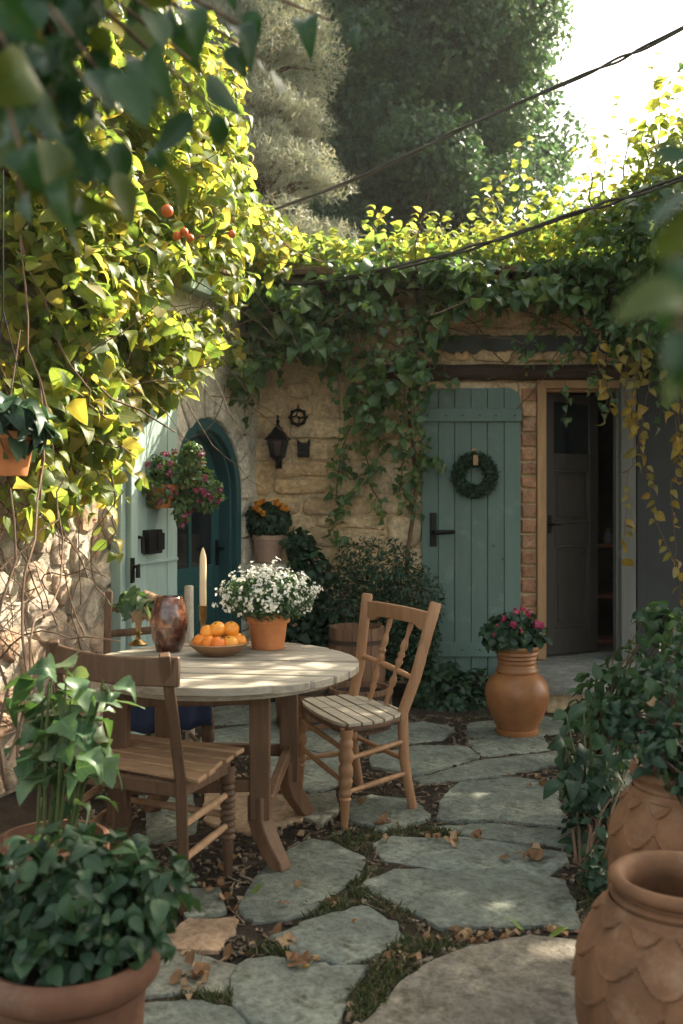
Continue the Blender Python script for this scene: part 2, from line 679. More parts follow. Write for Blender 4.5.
M['greyslat'] = woodmat('grey_slat', (.33, .29, .22), (.52, .47, .38), 'X', 6, .7, .4)
M['brownslat'] = woodmat('brown_slat', (.22, .13, .07), (.43, .285, .165), 'X', 6, .65, .35)
M['walnut'] = woodmat('chair_wood_dark', (.065, .037, .022), (.145, .085, .047), 'Z', 5, .55, .25)
M['barrel'] = woodmat('barrel_wood', (.13, .07, .04), (.26, .15, .09), 'Z', 5, .75, .4)
M['tealdoor'] = woodmat('teal_paint', (.105, .17, .148), (.135, .205, .18), 'Z', 4, .6, .25, .3, ((.16, .225, .20), 7, .58), var=.45)
M['teallight'] = woodmat('pale_teal_paint', (.30, .42, .39), (.38, .50, .46), 'Z', 4, .6, .25, .3, ((.20, .26, .23), 5, .68), var=.45)
M['tealdeep'] = woodmat('deep_teal_paint', (.018, .075, .08), (.024, .098, .105), 'Z', 4, .45, .2, .4, var=.4)
M['darkdoor'] = woodmat('dark_door', (.034, .031, .026), (.058, .052, .044), 'Z', 4, .5, .3, .35)
M['darkpanel'] = plainmat('slate_panel', (.028, .032, .032), .65, var=.3, scale=5)
M['greypost'] = woodmat('grey_post', (.12, .13, .12), (.18, .19, .17), 'Z', 4, .7, .3)
M['frame'] = woodmat('door_frame_wood', (.30, .18, .085), (.46, .29, .15), 'Z', 5, .6, .3)
M['beam'] = woodmat('old_beam', (.035, .025, .018), (.09, .06, .04), 'X', 5, .85, .8)
M['slate'] = plainmat('dark_flashing', (.06, .07, .065), .75, var=.5, scale=6, bstr=.4)
M['stone'] = stonemat('cottage_stone', [(.62, .47, .29), (.55, .38, .21), (.66, .53, .36), (.58, .40, .23), (.64, .51, .34), (.50, .35, .20)], 1, 3, .6)
M['mortar'] = stonemat('lime_mortar', [(.58, .45, .28)], 1, 5, .7)
M['rubble'] = stonemat('rubble_stone', [(.44, .37, .29), (.44, .28, .18), (.42, .36, .29), (.52, .45, .36), (.43, .31, .22), (.46, .41, .34)], 1, 4, .7)
M['rmortar'] = stonemat('rough_mortar', [(.42, .37, .29)], 1, 6, .9, fine=.02)
M['plaster'] = stonemat('pale_plaster', [(.60, .57, .48)], 1, 3, .4)
M['voussoir'] = stonemat('arch_stone', [(.62, .58, .49), (.55, .49, .39), (.66, .62, .53)], 1, 4, .5)
M['brick'] = stonemat('jamb_brick', [(.36, .19, .11), (.42, .24, .14), (.30, .16, .10), (.44, .28, .18)], 1, 5, .6)
M['flag'] = stonemat('flagstone', [(.255, .295, .25), (.33, .37, .315), (.22, .255, .215), (.30, .335, .28), (.35, .355, .29)], 1, 3.6, 1.0, .72, True, ((.10, .105, .075), 5.5, .53), .03)
M['flagtan'] = stonemat('tan_flagstone', [(.33, .235, .155)], 1, 3, .5, .85, True)
M['flagpale'] = stonemat('pale_flagstone', [(.34, .31, .25)], 1, 4, 1.0, .85, True, ((.12, .11, .08), 5, .5), .03)
M['soil'] = stonemat('soil', [(.055, .042, .03)], 1, 7, .9, .95, fine=.03)
M['chip'] = stonemat('chip', [(.10, .075, .05), (.20, .15, .10), (.06, .045, .03), (.26, .22, .17)], 1, 9, .3)
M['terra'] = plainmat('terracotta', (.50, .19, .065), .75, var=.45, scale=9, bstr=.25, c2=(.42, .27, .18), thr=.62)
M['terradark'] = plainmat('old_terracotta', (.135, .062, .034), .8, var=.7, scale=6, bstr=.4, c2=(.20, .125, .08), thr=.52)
M['terralt'] = plainmat('pale_terracotta', (.50, .33, .24), .8, var=.35, scale=9, bstr=.25)
M['amphora'] = plainmat('amphora_clay', (.175, .084, .037), .75, var=.8, scale=5, bstr=.5, c2=(.26, .155, .088), thr=.52)
M['glaze'] = plainmat('honey_clay', (.31, .135, .052), .4, var=.5, scale=6, bstr=.15, c2=(.28, .13, .06), thr=.6)
M['iron'] = plainmat('black_iron', (.015, .015, .015), .5, .6, .4, bstr=.2)
M['brass'] = plainmat('old_brass', (.33, .22, .09), .38, 1.0, var=.4)
M['wax'] = plainmat('candle_wax', (.76, .60, .38), .5, var=.1, bstr=.05)
M['wick'] = plainmat('candle_wick', (.03, .025, .02), .9)
M['orange'] = plainmat('orange_peel', (.76, .24, .02), .42, var=.15, scale=90, bstr=.25)
m, nt, b = new_mat('tangerine_peel')
oi = N(nt, 'ShaderNodeObjectInfo')
v = coords(nt)
c = ramp(nt, oi.outputs['Random'], [(0, (.70, .17, .012)), (.5, (.78, .25, .02)), (1, (.80, .33, .03))]).outputs[0]
c = mixc(nt, .5, c, ramp(nt, noi(nt, v, 22, 4), [(.35, (.78, .72, .6)), (.65, (1.1, 1.15, 1.2))]).outputs[0], 'MULTIPLY')
nt.links.new(c, b.inputs['Base Color'])
b.inputs['Roughness'].default_value = .4
bump(nt, b, noi(nt, v, 260, 2), .35, .002)
M['orange'] = m
M['bowl'] = woodmat('bowl_wood', (.22, .12, .06), (.36, .21, .11), 'X', 6, .5, .2, .4)
M['cushion'] = plainmat('navy_cloth', (.02, .03, .07), .95, var=.3, scale=40, bstr=.3)
M['cable'] = plainmat('cable_rubber', (.05, .045, .035), .7)
M['dryleaf'] = leafmat('dry_leaf', [(.19, .11, .06)], .15, (1, .9, .6), 1.2, .8, .2)
M['tanleaf'] = leafmat('tan_leaf', [(.33, .225, .135)], .15, (1, .9, .6), 1.2, .8, .2)
M['orangeleaf'] = leafmat('orange_leaf', [(.55, .17, .03)], .2, (1, .8, .5), 1.2, .7, .2)
M['goldleaf'] = leafmat('gold_leaf', [(.60, .38, .05)], .2, (1, .9, .5), 1.2, .7, .2)
M['greenleaf'] = leafmat('green_leaf', [(.14, .22, .05)], .2, (1, .9, .5), 1.2, .7, .2)
M['fruit'] = plainmat('vine_fruit', (.62, .14, .03), .4, var=.2)
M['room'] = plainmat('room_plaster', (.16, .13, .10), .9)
M['redwood'] = woodmat('red_wood', (.26, .10, .055), (.38, .16, .09), 'Z', 5, .5)
M['tile'] = stonemat('roof_stone', [(.20, .12, .075), (.26, .16, .10), (.15, .10, .07)], 1, 5, .7)
M['step'] = stonemat('step_stone', [(.24, .25, .225)], 1, 3, .5)


def glassmat(name, col, rough=.08, trans=0.0):
    m, nt, b = new_mat(name)
    b.inputs['Base Color'].default_value = (*col, 1)
    b.inputs['Roughness'].default_value = rough
    b.inputs['Specular IOR Level'].default_value = .6
    b.inputs['Transmission Weight'].default_value = trans
    return m


M['pane'] = glassmat('dark_window_glass', (.012, .016, .018), .12)
M['jar'] = glassmat('jar_glass', (.35, .40, .38), .1, .7)
m, nt, b = new_mat('amber_vase')
v = coords(nt)
vo = N(nt, 'ShaderNodeTexVoronoi')
vo.inputs['Scale'].default_value = 26
nt.links.new(v, vo.inputs['Vector'])
n1 = noi(nt, v, 14, 6, .6, 1.5)
col = ramp(nt, n1, [(.3, (.03, .012, .009)), (.52, (.085, .032, .02)), (.68, (.30, .13, .065))]).outputs[0]
nt.links.new(col, b.inputs['Base Color'])
b.inputs['Roughness'].default_value = .12
b.inputs['Specular IOR Level'].default_value = .7
b.inputs['Coat Weight'].default_value = .5
bump(nt, b, vo.outputs['Distance'], .5, .008)
M['vase'] = m
# =================================================================== GROUND
cs = np.concatenate([np.array([-60, -25, -10, -5]), np.linspace(-3, 4, 90), np.array([6, 10, 25, 60])])
cyy = np.concatenate([np.array([-60, -20, -6, -1]), np.linspace(.5, 8, 90), np.array([10, 14, 25, 60])])
gv, gf = [], []
for y in cyy:
    for x in cs:
        near = -3 <= x <= 4 and .5 <= y <= 8
        z = -.012 + (.010 * noise.noise(Vector((x * 3, y * 3, 0))) + .007 * noise.noise(Vector((x * 11, y * 11, 3))) if near else 0)
        gv.append((x, y, z))
nx = len(cs)
for i in range(len(cyy) - 1):
    for j in range(nx - 1):
        gf.append((i * nx + j, i * nx + j + 1, (i + 1) * nx + j + 1, (i + 1) * nx + j))
gm = MB().add(gv, gf).build('ground', M['soil'], smooth=180)
tag(gm, 'dark bare soil of the courtyard between the flagstones', 'ground', kind='structure')

# flagstones: outlines on the ground, seen in the photograph
FL = [
    ([(366, 1024), (396, 989), (431, 964), (471, 949), (521, 938), (576, 944), (586, 979), (596, 1024), (612, 1110), (330, 1110)], 'flagpale', 'large pale rough flagstone lowest in the photo, left of the scaled jar'),
    ([(366, 884), (396, 869), (466, 869), (520, 872), (561, 880), (570, 905), (580, 928), (541, 923), (491, 924), (440, 923), (401, 904)], 'flag', 'wide grey flagstone just behind the row of brown leaves'),
    ([(376, 844), (391, 836), (471, 837), (530, 845), (561, 851), (566, 861), (541, 875), (491, 873), (391, 861)], 'flag', 'thin pale cracked flagstone with leaves along its front edge'),
    ([(428, 826), (486, 823), (572, 831), (566, 845), (521, 841), (461, 833)], 'flag', 'narrow strip flagstone behind the cracked pale one'),
    ([(441, 802), (458, 784), (506, 777), (551, 781), (561, 809), (573, 827), (516, 821), (441, 819)], 'flag', 'squarish grey flagstone right of the spindle back chair'),
    ([(416, 778), (481, 760), (556, 751), (561, 762), (506, 773), (431, 782)], 'flag', 'long tapering pale flagstone in front of the clay jar'),
    ([(371, 757), (416, 745), (466, 746), (479, 757), (416, 774), (372, 766)], 'flag', 'pale flagstone just behind the spindle back chair'),
    ([(466, 740), (541, 735), (552, 748), (486, 755)], 'flag', 'flagstone at the foot of the clay jar with pink flowers'),
    ([(346, 803), (372, 795), (416, 801), (432, 816), (385, 830), (346, 818)], 'flag', 'dark flagstone under the spindle back chair'),
    ([(240, 909), (248, 886), (272, 858), (305, 839), (330, 842), (362, 858), (352, 878), (318, 904), (286, 916), (255, 919)], 'flag', 'grey flagstone with sun flecks by the curved table foot'),
    ([(273, 939), (300, 925), (341, 912), (365, 905), (392, 920), (401, 934), (375, 951), (345, 962), (300, 955)], 'flag', 'pale green flagstone with one orange leaf on it'),
    ([(232, 985), (245, 962), (270, 958), (330, 966), (366, 968), (354, 985), (342, 1002), (330, 1024), (250, 1022), (238, 1005)], 'flag', 'pale green flagstone with a yellow leaf at the bottom of the path'),
    ([(166, 934), (190, 921), (235, 919), (230, 934), (215, 949), (172, 947)], 'flagtan', 'reddish tan flagstone beside the potted leafy plant'),
    ([(146, 972), (170, 953), (205, 957), (236, 968), (224, 990), (150, 994)], 'flag', 'grey flagstone right of the big terracotta pot'),
    ([(180, 890), (222, 886), (228, 912), (186, 917)], 'flag', 'small grey flagstone below the turned leg of slatted chair'),
    ([(140, 1004), (180, 1000), (240, 1010), (262, 1040), (150, 1045)], 'flag', 'flagstone at the bottom edge beside the terracotta pot'),
    ([(255, 1034), (330, 1034), (318, 1100), (262, 1100)], 'flag', 'flagstone nearest the camera left of the pale one'),
    ([(255, 760), (300, 752), (345, 758), (352, 778), (310, 790), (258, 782)], 'flag', 'flagstone in shade under the round table'),
    ([(205, 795), (245, 788), (285, 797), (300, 818), (255, 832), (208, 822)], 'flagtan', 'brownish flagstone behind the curved table foot'),
    ([(300, 796), (335, 790), (340, 810), (318, 824), (296, 812)], 'flag', 'small flagstone between table foot and spindle back chair'),
    ([(290, 728), (345, 722), (365, 740), (330, 752), (285, 746)], 'flag', 'pale flagstone behind the table by the wooden barrels'),
    ([(205, 730), (275, 722), (282, 744), (240, 754), (200, 748)], 'flag', 'flagstone behind the table below the teal arched door'),
    ([(370, 727), (420, 722), (452, 728), (440, 740), (372, 744)], 'flag', 'flagstone beside the low ivy under the plank door'),
    ([(215, 706), (300, 700), (340, 712), (290, 720), (212, 724)], 'flag', 'farthest flagstone in front of the arched doorway'),
    ([(580, 756), (640, 752), (690, 775), (650, 800), (582, 790)], 'flag', 'flagstone half hidden by the right hand bushes'),
    ([(140, 790), (190, 786), (198, 830), (150, 842)], 'flag', 'flagstone under the seat of the slatted chair'),
    ([(470, 722), (545, 716), (590, 728), (545, 733), (470, 737)], 'flag', 'flagstone tucked against the stone door step'),
    ([(575, 800), (640, 808), (690, 850), (600, 850), (572, 835)], 'flag', 'flagstone in front of the rear scaled jar'),
]
flag_polys = []
for px, mt, lb in FL:
    pl = [tuple(G(x, y)[:2]) for x, y in px]
    mx_, my_ = sum(p[0] for p in pl) / len(pl), sum(p[1] for p in pl) / len(pl)
    pl = [(mx_ + (p[0] - mx_) * 1.055, my_ + (p[1] - my_) * 1.075) for p in pl]
    pl = rough(rough(chaikin(pl, .07), .12, .012), .035, .005)
    flag_polys.append(pl)
    cx = sum(p[0] for p in pl) / len(pl)
    cy = sum(p[1] for p in pl) / len(pl)
    mb = MB().stone([(p[0] - cx, p[1] - cy) for p in pl], lambda u, v, h: (u, v, h), random.uniform(-.004, .004), -.06, .0045, .001, .0024)
    o = mb.build('flagstone', M[mt], smooth=60)
    o.location = (cx, cy, 0)
    tag(o, lb, 'flagstone', 'flagstones of the courtyard')
bbs = [(min(p[0] for p in q), max(p[0] for p in q), min(p[1] for p in q), max(p[1] for p in q)) for q in flag_polys]


def on_flag(x, y):
    for q, b in zip(flag_polys, bbs):
        if b[0] <= x <= b[1] and b[2] <= y <= b[3] and inside((x, y), q):
            return True
    return False


# loose bits in the gaps
mb = MB()
k = 0
while k < 4200:
    y = random.uniform(1.9, 6.4)
    x = random.uniform(-1.2, 1.4)
    if abs((x) * F / y) > 400 or on_flag(x, y):
        continue
    k += 1
    s = random.uniform(.004, .013)
    rot = Matrix.Rotation(random.uniform(0, 6.3), 3, 'Z') @ Matrix.Rotation(random.uniform(-.7, .7), 3, 'X')
    if random.random() < .35:
        mb.box((x, y, -.006), (s * random.uniform(3, 8), s * .5, s * .45), rot, s * .2)
    else:
        mb.box((x, y, -.006), (s * random.uniform(1, 2.2), s * random.uniform(.8, 1.5), s), rot, s * .35)
o = mb.build('litter', M['chip'], smooth=0)
tag(o, 'fine gravel, bark chips and twigs littering the soil gaps', 'litter', kind='stuff')

# grass and moss in the gaps
GC = [(400, 905, 60, 26), (385, 832, 45, 14), (330, 905, 35, 14), (215, 1006, 45, 12), (395, 968, 40, 30), (365, 1000, 26, 26), (500, 716, 60, 10), (365, 882, 22, 20),
      (350, 845, 30, 14), (300, 1000, 14, 10), (280, 948, 30, 8), (590, 880, 14, 40), (445, 830, 26, 8), (200, 990, 30, 12), (600, 930, 12, 20), (420, 945, 50, 10)]
gp = []
while len(gp) < 5200:
    a = random.choice(GC)
    X, Y = random.gauss(a[0], a[2] * .45), random.gauss(a[1], a[3] * .45)
    p = G(X, Y)
    if on_flag(p.x, p.y):
        continue
    gp.append((p.x, p.y, -.010))
gp = np.array(gp)
nn = len(gp)
d = unit(rng.normal(0, .9, (nn, 3)) + np.array([0, 0, 1.0]))
d[:, 2] = np.abs(d[:, 2])
nr = rng.normal(0, 1, (nn, 3))
nr = unit(nr - d * np.sum(d * nr, 1, keepdims=True))
o = leaves('grass', M['grass'], gp, d, nr, rng.uniform(.012, .036, nn), (T_LANCE[0] * np.array([.45, 1, 1, 1, 1]), T_LANCE[1]))
tag(o, 'short grass and moss growing in the gaps between flagstones', 'grass', kind='stuff')

# =================================================================== COTTAGE
cot = thing('stone_cottage', 'low tan stone cottage with vine covered roof and open dark doorway', 'cottage', (0, 7.5, 0))
f3 = lambda u, v, h: (u, -h, v)
mb = MB()


def fill(mb, x0, x1, z0, z1, h, w, f3, hh=.016, gap=.010, jx=.12, jz=.04, seeds=None, chk=1, jit=.005, bulge=.008):
    sd = seeds or course_seeds(x0, x1, z0, z1, h, w, jx, jz)
    for c in voronoi(sd, x0, x1, z0, z1):
        c = shrink(c, gap * random.uniform(.5, 1.5))
        if len(c) < 3:
            continue
        for _ in range(chk):
            c = chaikin(c, .2)
        c = rough(c, .05, .006)
        mb.stone(c, f3, hh + random.uniform(-.008, .012), -.03, .016, bulge, jit)


def courses(mb, x0, x1, z0, z1, h, w, f3, hh=.016):
    z = z0
    while z < z1 - .04:
        hz_ = min(h * random.uniform(.7, 1.3), z1 - z)
        if z1 - z - hz_ < .07:
            hz_ = z1 - z
        x = x0
        while x < x1 - .03:
            ww = min(w * random.uniform(.45, 1.45), x1 - x)
            if x1 - x - ww < .1:
                ww = x1 - x
            g = .009
            split = hz_ > .2 and random.random() < .22
            for (za, zb) in (((z, z + hz_ * .52), (z + hz_ * .52, z + hz_)) if split else ((z, z + hz_),)):
                j = lambda k: random.uniform(-k, k)
                pl = [(x + g + j(.006), za + g + j(.010)), (x + ww - g + j(.006), za + g + j(.010)), (x + ww - g + j(.006), zb - g + j(.010)), (x + g + j(.006), zb - g + j(.010))]
                mb.stone(rough(chaikin(rough(pl, .13, .007), .2), .05, .004), f3, hh + random.uniform(-.009, .014), -.03, .018, .008, .006)
            x += ww
        z += hz_


courses(mb, -.72, 1.345, .0, 2.27, .205, .40, f3)
courses(mb, -.72, 3.6, 2.40, 2.95, .18, .42, f3, .03)
courses(mb, 3.0, 5.2, .0, 2.40, .215, .40, f3)
mb.mi = 1
mb.box((.1205, .2, 1.47), (2.69, .4, 2.96))
mb.box((3.275, .201, 2.61), (3.86, .4, .68))
mb.box((3.72, .202, 1.13), (3.0, .4, 2.28))
mb.build('wall', [M['stone'], M['mortar']], cot, 50)
# roof of flat stones
mb = MB()
for lay, (z, out) in enumerate(((2.985, .10), (3.045, .16))):
    x = -1.0
    while x < 5.2:
        w = random.uniform(.22, .6)
        mb.box((x + w / 2, .35 - out / 2 + random.uniform(-.02, .02), z), (w - .012, .9 + out, .052), Matrix.Rotation(random.uniform(-.03, .03), 3, 'Y'), .012)
        x += w
mb.box((2.1, 2.1, 3.03), (6.4, 2.8, .12))
mb.build('roof', M['tile'], cot, 30, .008)
# lintel beam and the dark band above
mb = MB()
pts = [Vector((.32 + i * .13, -.045 + .012 * noise.noise(Vector((i, 0, 0))), 2.325 + .010 * noise.noise(Vector((i * .7, 3, 0))))) for i in range(26)]
mb.tube(pts, [.062 + .008 * noise.noise(Vector((i * .9, 9, 0))) for i in range(26)], 8, flat=.75)
mb.build('lintel_beam', M['beam'], cot, 60)
top, bot = [], []
for i in range(60):
    x = .55 + i * .032
    top.append((x, 2.60 + random.uniform(-.008, .008)))
    bot.append((x, 2.485 + random.uniform(-.03, .02)))
mb = MB().prism(top + bot[::-1], f3, .045, .062)
mb.build('flashing', M['slate'], cot, 30)
# brick jamb
mb = MB()
z = .02
i = 0
while z < 2.22:
    h = random.uniform(.088, .108)
    pl = rough(shrink([(1.35, z), (1.466, z), (1.466, z + h), (1.35, z + h)], .005), .04, .003)
    mb.stone(pl, f3, .03 + random.uniform(-.004, .004), -.03, .008, .002, .002)
    z += h + .012
mb.build('brick_jamb', M['brick'], cot, 50)
# door frame
mb = MB()
mb.box((1.50, .02, 1.20), (.068, .14, 2.05))
mb.box((1.527, .055, 1.19), (.03, .09, 2.03))
mb.box((1.80, .02, 2.238), (.67, .139, .062))
mb.box((1.80, .056, 2.20), (.66, .09, .03))
mb.build('door_frame', M['frame'], cot, 30, .006)
mb = MB()
mb.box((2.137, -.01, 1.15), (.112, .16, 2.26))
mb.box((2.075, .03, 1.15), (.02, .1, 2.2))
mb.build('door_post', M['greypost'], cot, 30, .008)
# dark outer panel right of the doorway
pn = MB()
pn.box((2.63, -.05, 1.20), (.84, .04, 2.20))
for cx in (2.235, 3.02):
    pn.box((cx, -.075, 1.20), (.07, .03, 2.19))
pn.box((2.63, -.074, 2.24), (.73, .028, .09))
pn.box((2.63, -.074, .16), (.73, .028, .11))
pn.build('dark_shutter', M['darkpanel'], cot, 30, .006)
# threshold
MB().box((1.8, .1, .145), (.72, .5, .05)).build('threshold', M['step'], cot, 30, .01)
# inner room
mb = MB()
mb.box((1.9, 1.7, .12), (2.6, 2.7, .05))
mb.box((1.9, 3.05, 1.3), (2.7, .08, 2.6))
mb.box((.58, 1.7, 1.3), (.08, 2.7, 2.6))
mb.box((3.22, 1.7, 1.3), (.08, 2.7, 2.6))
mb.box((1.9, 1.7, 2.62), (2.6, 2.7, .06))
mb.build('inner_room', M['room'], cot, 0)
# panelled inner door, standing ajar into the room
W, H = .545, 2.0
hm = Matrix.Translation((1.535, .08, .185)) @ Matrix.Rotation(R(30), 4, 'Z')
mb = MB()
for a in (.045, W - .045):
    mb.box((a, 0, H / 2), (.09, .045, H))
for z0, z1 in ((0, .20), (.84, 1.0), (1.42, 1.54), (1.93, 2.0)):
    mb.box((W / 2, 0, (z0 + z1) / 2), (W - .18, .0445, z1 - z0))
for z0, z1 in ((.20, .84), (1.0, 1.42)):
    mb.box((W / 2, .004, (z0 + z1) / 2), (W - .18, .02, z1 - z0))
    mb.box((W / 2, .002, (z0 + z1) / 2), (W - .28, .034, z1 - z0 - .1))
    for zz in (z0 + .012, z1 - .012):
        mb.box((W / 2, -.014, zz), (W - .18, .014, .022))
    for a in (.102, W - .102):
        mb.box((a, -.014, (z0 + z1) / 2), (.022, .0135, z1 - z0 - .05))
mb.xf(hm)
dr = mb.build('inner_door', M['darkdoor'], cot, 30, .004)
MB().box((W / 2, 0, 1.735), (W - .181, .008, .389)).xf(hm).build('window_pane', M['pane'], dr, 0)
mb = MB()
mb.box((.045, -.027, 1.0), (.03, .01, .14))
mb.tube([(.045, -.03, 1.0), (.045, -.07, 1.0), (.11, -.075, .995)], .009, 8)
mb.xf(hm)
mb.build('handle', M['iron'], dr, 40)
# teal plank door hung against the wall
x0, x1, zt = .598, 1.338, 2.205
mb = MB()
nb = 6
bw = (x1 - x0) / nb
for i in range(nb):
    a, b = x0 + i * bw + .002, x0 + (i + 1) * bw - .002
    ta, tb = zt, zt
    if i == 0:
        pl = [(a, .06), (b, .06), (b, zt), (a + .07, zt), (a + .02, zt - .03), (a, zt - .08)]
    elif i == nb - 1:
        pl = [(a, .06), (b, .06), (b, zt - .08), (b - .02, zt - .03), (b - .07, zt), (a, zt)]
    else:
        pl = [(a, .06 + random.uniform(-.006, .006)), (b, .06), (b, zt + random.uniform(-.003, .003)), (a, zt)]
    y = random.uniform(-.0015, .0015)
    mb.prism(pl, f3, .036 + y, .062 + y)
mb.box(((x0 + x1) / 2, -.073, 2.005), (x1 - x0 + .01, .024, .10))
mb.box(((x0 + x1) / 2, -.073, .255), (x1 - x0 + .01, .024, .105))
pd = mb.build('plank_door', M['tealdoor'], cot, 30, .004)
mb = MB()
mb.box((.685, -.068, 1.15), (.05, .014, .25))
mb.box((.685, -.074, 1.15), (.034, .014, .21))
mb.tube([(.685, -.07, 1.13), (.685, -.115, 1.13), (.70, -.125, 1.13), (.84, -.122, 1.135)], [.016, .016, .018, .015], 10)
mb.build('handle', M['iron'], pd, 40, .003)
for (x, z) in ((.64, 2.0), (.78, 2.0), (.9, 2.0), (1.03, 2.0), (1.15, 2.0), (1.29, 2.0), (.64, .255), (.9, .255), (1.03, .255), (1.29, .255), (1.2, .93), (1.13, 1.03)):
    MB().lathe([(.007, 0), (.006, 1), (0, 1.01)], (x, -.084, z), 8, (x, -.088, z)).build('nail', M['iron'], pd, 60)
# ledge for the marigold pot
mb = MB()
mb.box((-.56, -.17, .885), (.40, .34, .06), None, .008)
mb.box((-.58, -.10, .80), (.26, .18, .11), None, .012)
mb.build('ledge', M['voussoir'], cot, 30, .01)

# door step
sp = thing('door_step', 'worn grey stone step below the open dark doorway', 'step', (2.2, 6.95, 0), kind='structure')
pl = rough([(-.92, -.50), (1.3, -.47), (1.3, .53), (-.9, .53)], .08, .012)
MB().stone(pl, lambda u, v, h: (u, v, h), .17, .115, .014, .002, .002).build('tread', M['step'], sp, 50)
mb = MB()
for (a, b) in ((-.86, -.25), (-.24, .5), (.51, 1.28)):
    mb.box(((a + b) / 2, -.1, .045), (b - a, .72, .145), None, .01)
mb.build('riser', M['stone'], sp, 30, .012)

# =================================================================== LEFT WING
tx, ty = -.3278, -.9448
wing = thing('wall_wing', 'rough stone side wing with arched teal door and pale plank shutter', 'wing', (-.63, 7.5, 0), math.atan2(ty, tx))
WM = Matrix.Translation((-.63, 7.5, 0)) @ Matrix.Rotation(math.atan2(ty, tx), 4, 'Z')
w3 = lambda u, v, h: (u, h, v)


def WP(s, z, y=0.0):
    return WM @ Vector((s, y, z))


mb = MB()
sd = []
for i in range(900):
    p = (random.uniform(2.0, 5.0), random.uniform(0, 2.75))
    if all((p[0] - q[0]) ** 2 / 1.6 + (p[1] - q[1]) ** 2 > .118 ** 2 for q in sd):
        sd.append(p)
fill(mb, 2.0, 5.0, .0, 2.75, 0, 0, w3, .018, .013, seeds=sd, chk=1, jit=.010, bulge=.010)
mb.mi = 1
mb.box((3.5, -.18, 1.37), (3.02, .36, 2.76))
mb.build('rubble_wall', [M['rubble'], M['rmortar']], wing, 55)
# plaster wall with the arched opening
sC, Ra, zs, zt = .84, .525, 1.38, 2.78
mb = MB()


def archz(s):
    q = Ra ** 2 - (s - sC) ** 2
    return zs + math.sqrt(max(q, 0)) * 1.04


mb.box(((sC - Ra - .4) / 2 + .0, -.15, zt / 2), (sC - Ra + .4, .30, zt))
mb.box(((sC + Ra + 2.02) / 2, -.15, zt / 2), (2.02 - sC - Ra, .30, zt))
ns = 36
prof = [(sC - Ra * math.cos(PI * i / ns), zs + 1.04 * Ra * math.sin(PI * i / ns)) for i in range(ns + 1)]
vs, fs = [], []
for (s, z) in prof:
    vs += [(s, 0, z), (s, 0, zt), (s, -.3, z), (s, -.3, zt)]
for i in range(ns):
    a, b = 4 * i, 4 * i + 4
    fs += [(a, b, b + 1, a + 1), (a, a + 2, b + 2, b), (a + 2, a + 3, b + 3, b + 2), (a + 1, b + 1, b + 3, a + 3)]
mb.add(vs, fs)
mb.build('plaster_wall', M['plaster'], wing, 30)
# arch stones and jamb stones
mb = MB()
nv = 13
for i in range(nv):
    a0, a1 = PI * i / nv + .012, PI * (i + 1) / nv - .012
    ro = Ra + random.uniform(.17, .21)
    ri = Ra + .004
    pl = []
    for k in range(5):
        a = a0 + (a1 - a0) * k / 4
        pl.append((sC - ri * math.cos(a), zs + 1.04 * ri * math.sin(a)))
    for k in range(5):
        a = a1 - (a1 - a0) * k / 4
        pl.append((sC - ro * math.cos(a), zs + 1.04 * ro * math.sin(a)))
    mb.stone(pl, w3, .028 + random.uniform(-.006, .008), -.02, .012, .003, .003)
z = .02
while z < 1.33:
    h = min(random.uniform(.15, .24), 1.37 - z)
    for (a, b) in ((sC - Ra - random.uniform(.16, .22), sC - Ra - .004), (sC + Ra + .004, sC + Ra + .17)):
        mb.stone(rough(shrink([(a, z), (b, z), (b, z + h), (a, z + h)], .006), .05, .004), w3, .028, -.02, .012, .003, .003)
    z += h
mb.build('arch_surround', M['voussoir'], wing, 50)


def arch_poly(r, z0, n=28):
    return [(sC - r, z0)] + [(sC - r * math.cos(PI * i / n), zs + 1.04 * r * math.sin(PI * i / n)) for i in range(n + 1)] + [(sC + r, z0)]


def arch_band(mb, r0, r1, y0, y1, z0=.02):
    A, B = arch_poly(r0, z0), arch_poly(r1, z0)
    n = len(A)
    vs = [w3(*p, y0) for p in A] + [w3(*p, y0) for p in B] + [w3(*p, y1) for p in A] + [w3(*p, y1) for p in B]
    fs = []
    for i in range(n - 1):
        fs += [(i, i + 1, n + i + 1, n + i), (2 * n + i, 3 * n + i, 3 * n + i + 1, 2 * n + i + 1),
               (i, 2 * n + i, 2 * n + i + 1, i + 1), (n + i, n + i + 1, 3 * n + i + 1, 3 * n + i)]
    fs += [(0, n, 3 * n, 2 * n), (n - 1, 3 * n - 1, 4 * n - 1, 2 * n - 1)]
    mb.add(vs, fs)


ad_b = MB()
arch_band(ad_b, Ra - .003, Ra - .075, -.20, .012)
arch_band(ad_b, Ra - .07, Ra - .105, -.20, -.03)
ad = ad_b.build('arched_door', M['tealdeep'], wing, 40, .004)
mb = MB()
arch_band(mb, Ra - .107, Ra - .205, -.16, -.115)
ri = Ra - .206
mb.box((sC, -.1375, .40), (2 * ri, .044, .76))
mb.box((sC, -.138, .85), (2 * ri, .0455, .14))
mb.box((sC, -.1385, 1.345), (2 * ri, .03, .035))
mb.box((sC, -.1395, 1.35), (.035, .0295, .9))
for k in (-1, 1):
    mb.box((sC + k * ri / 2, -.112, .40), (ri - .12, .012, .5))
mb.build('door_leaf', M['tealdeep'], ad, 40, .004)
MB().prism(arch_poly(ri + .002, .9), w3, -.142, -.134).build('window_pane', M['pane'], ad, 0)
mb = MB()
mb.box((sC - ri - .05, -.105, 1.0), (.03, .014, .18))
mb.tube([(sC - ri - .05, -.1, 1.03), (sC - ri - .05, -.06, 1.03), (sC - ri + .05, -.055, 1.02)], .010, 8)
mb.build('handle', M['iron'], ad, 40)
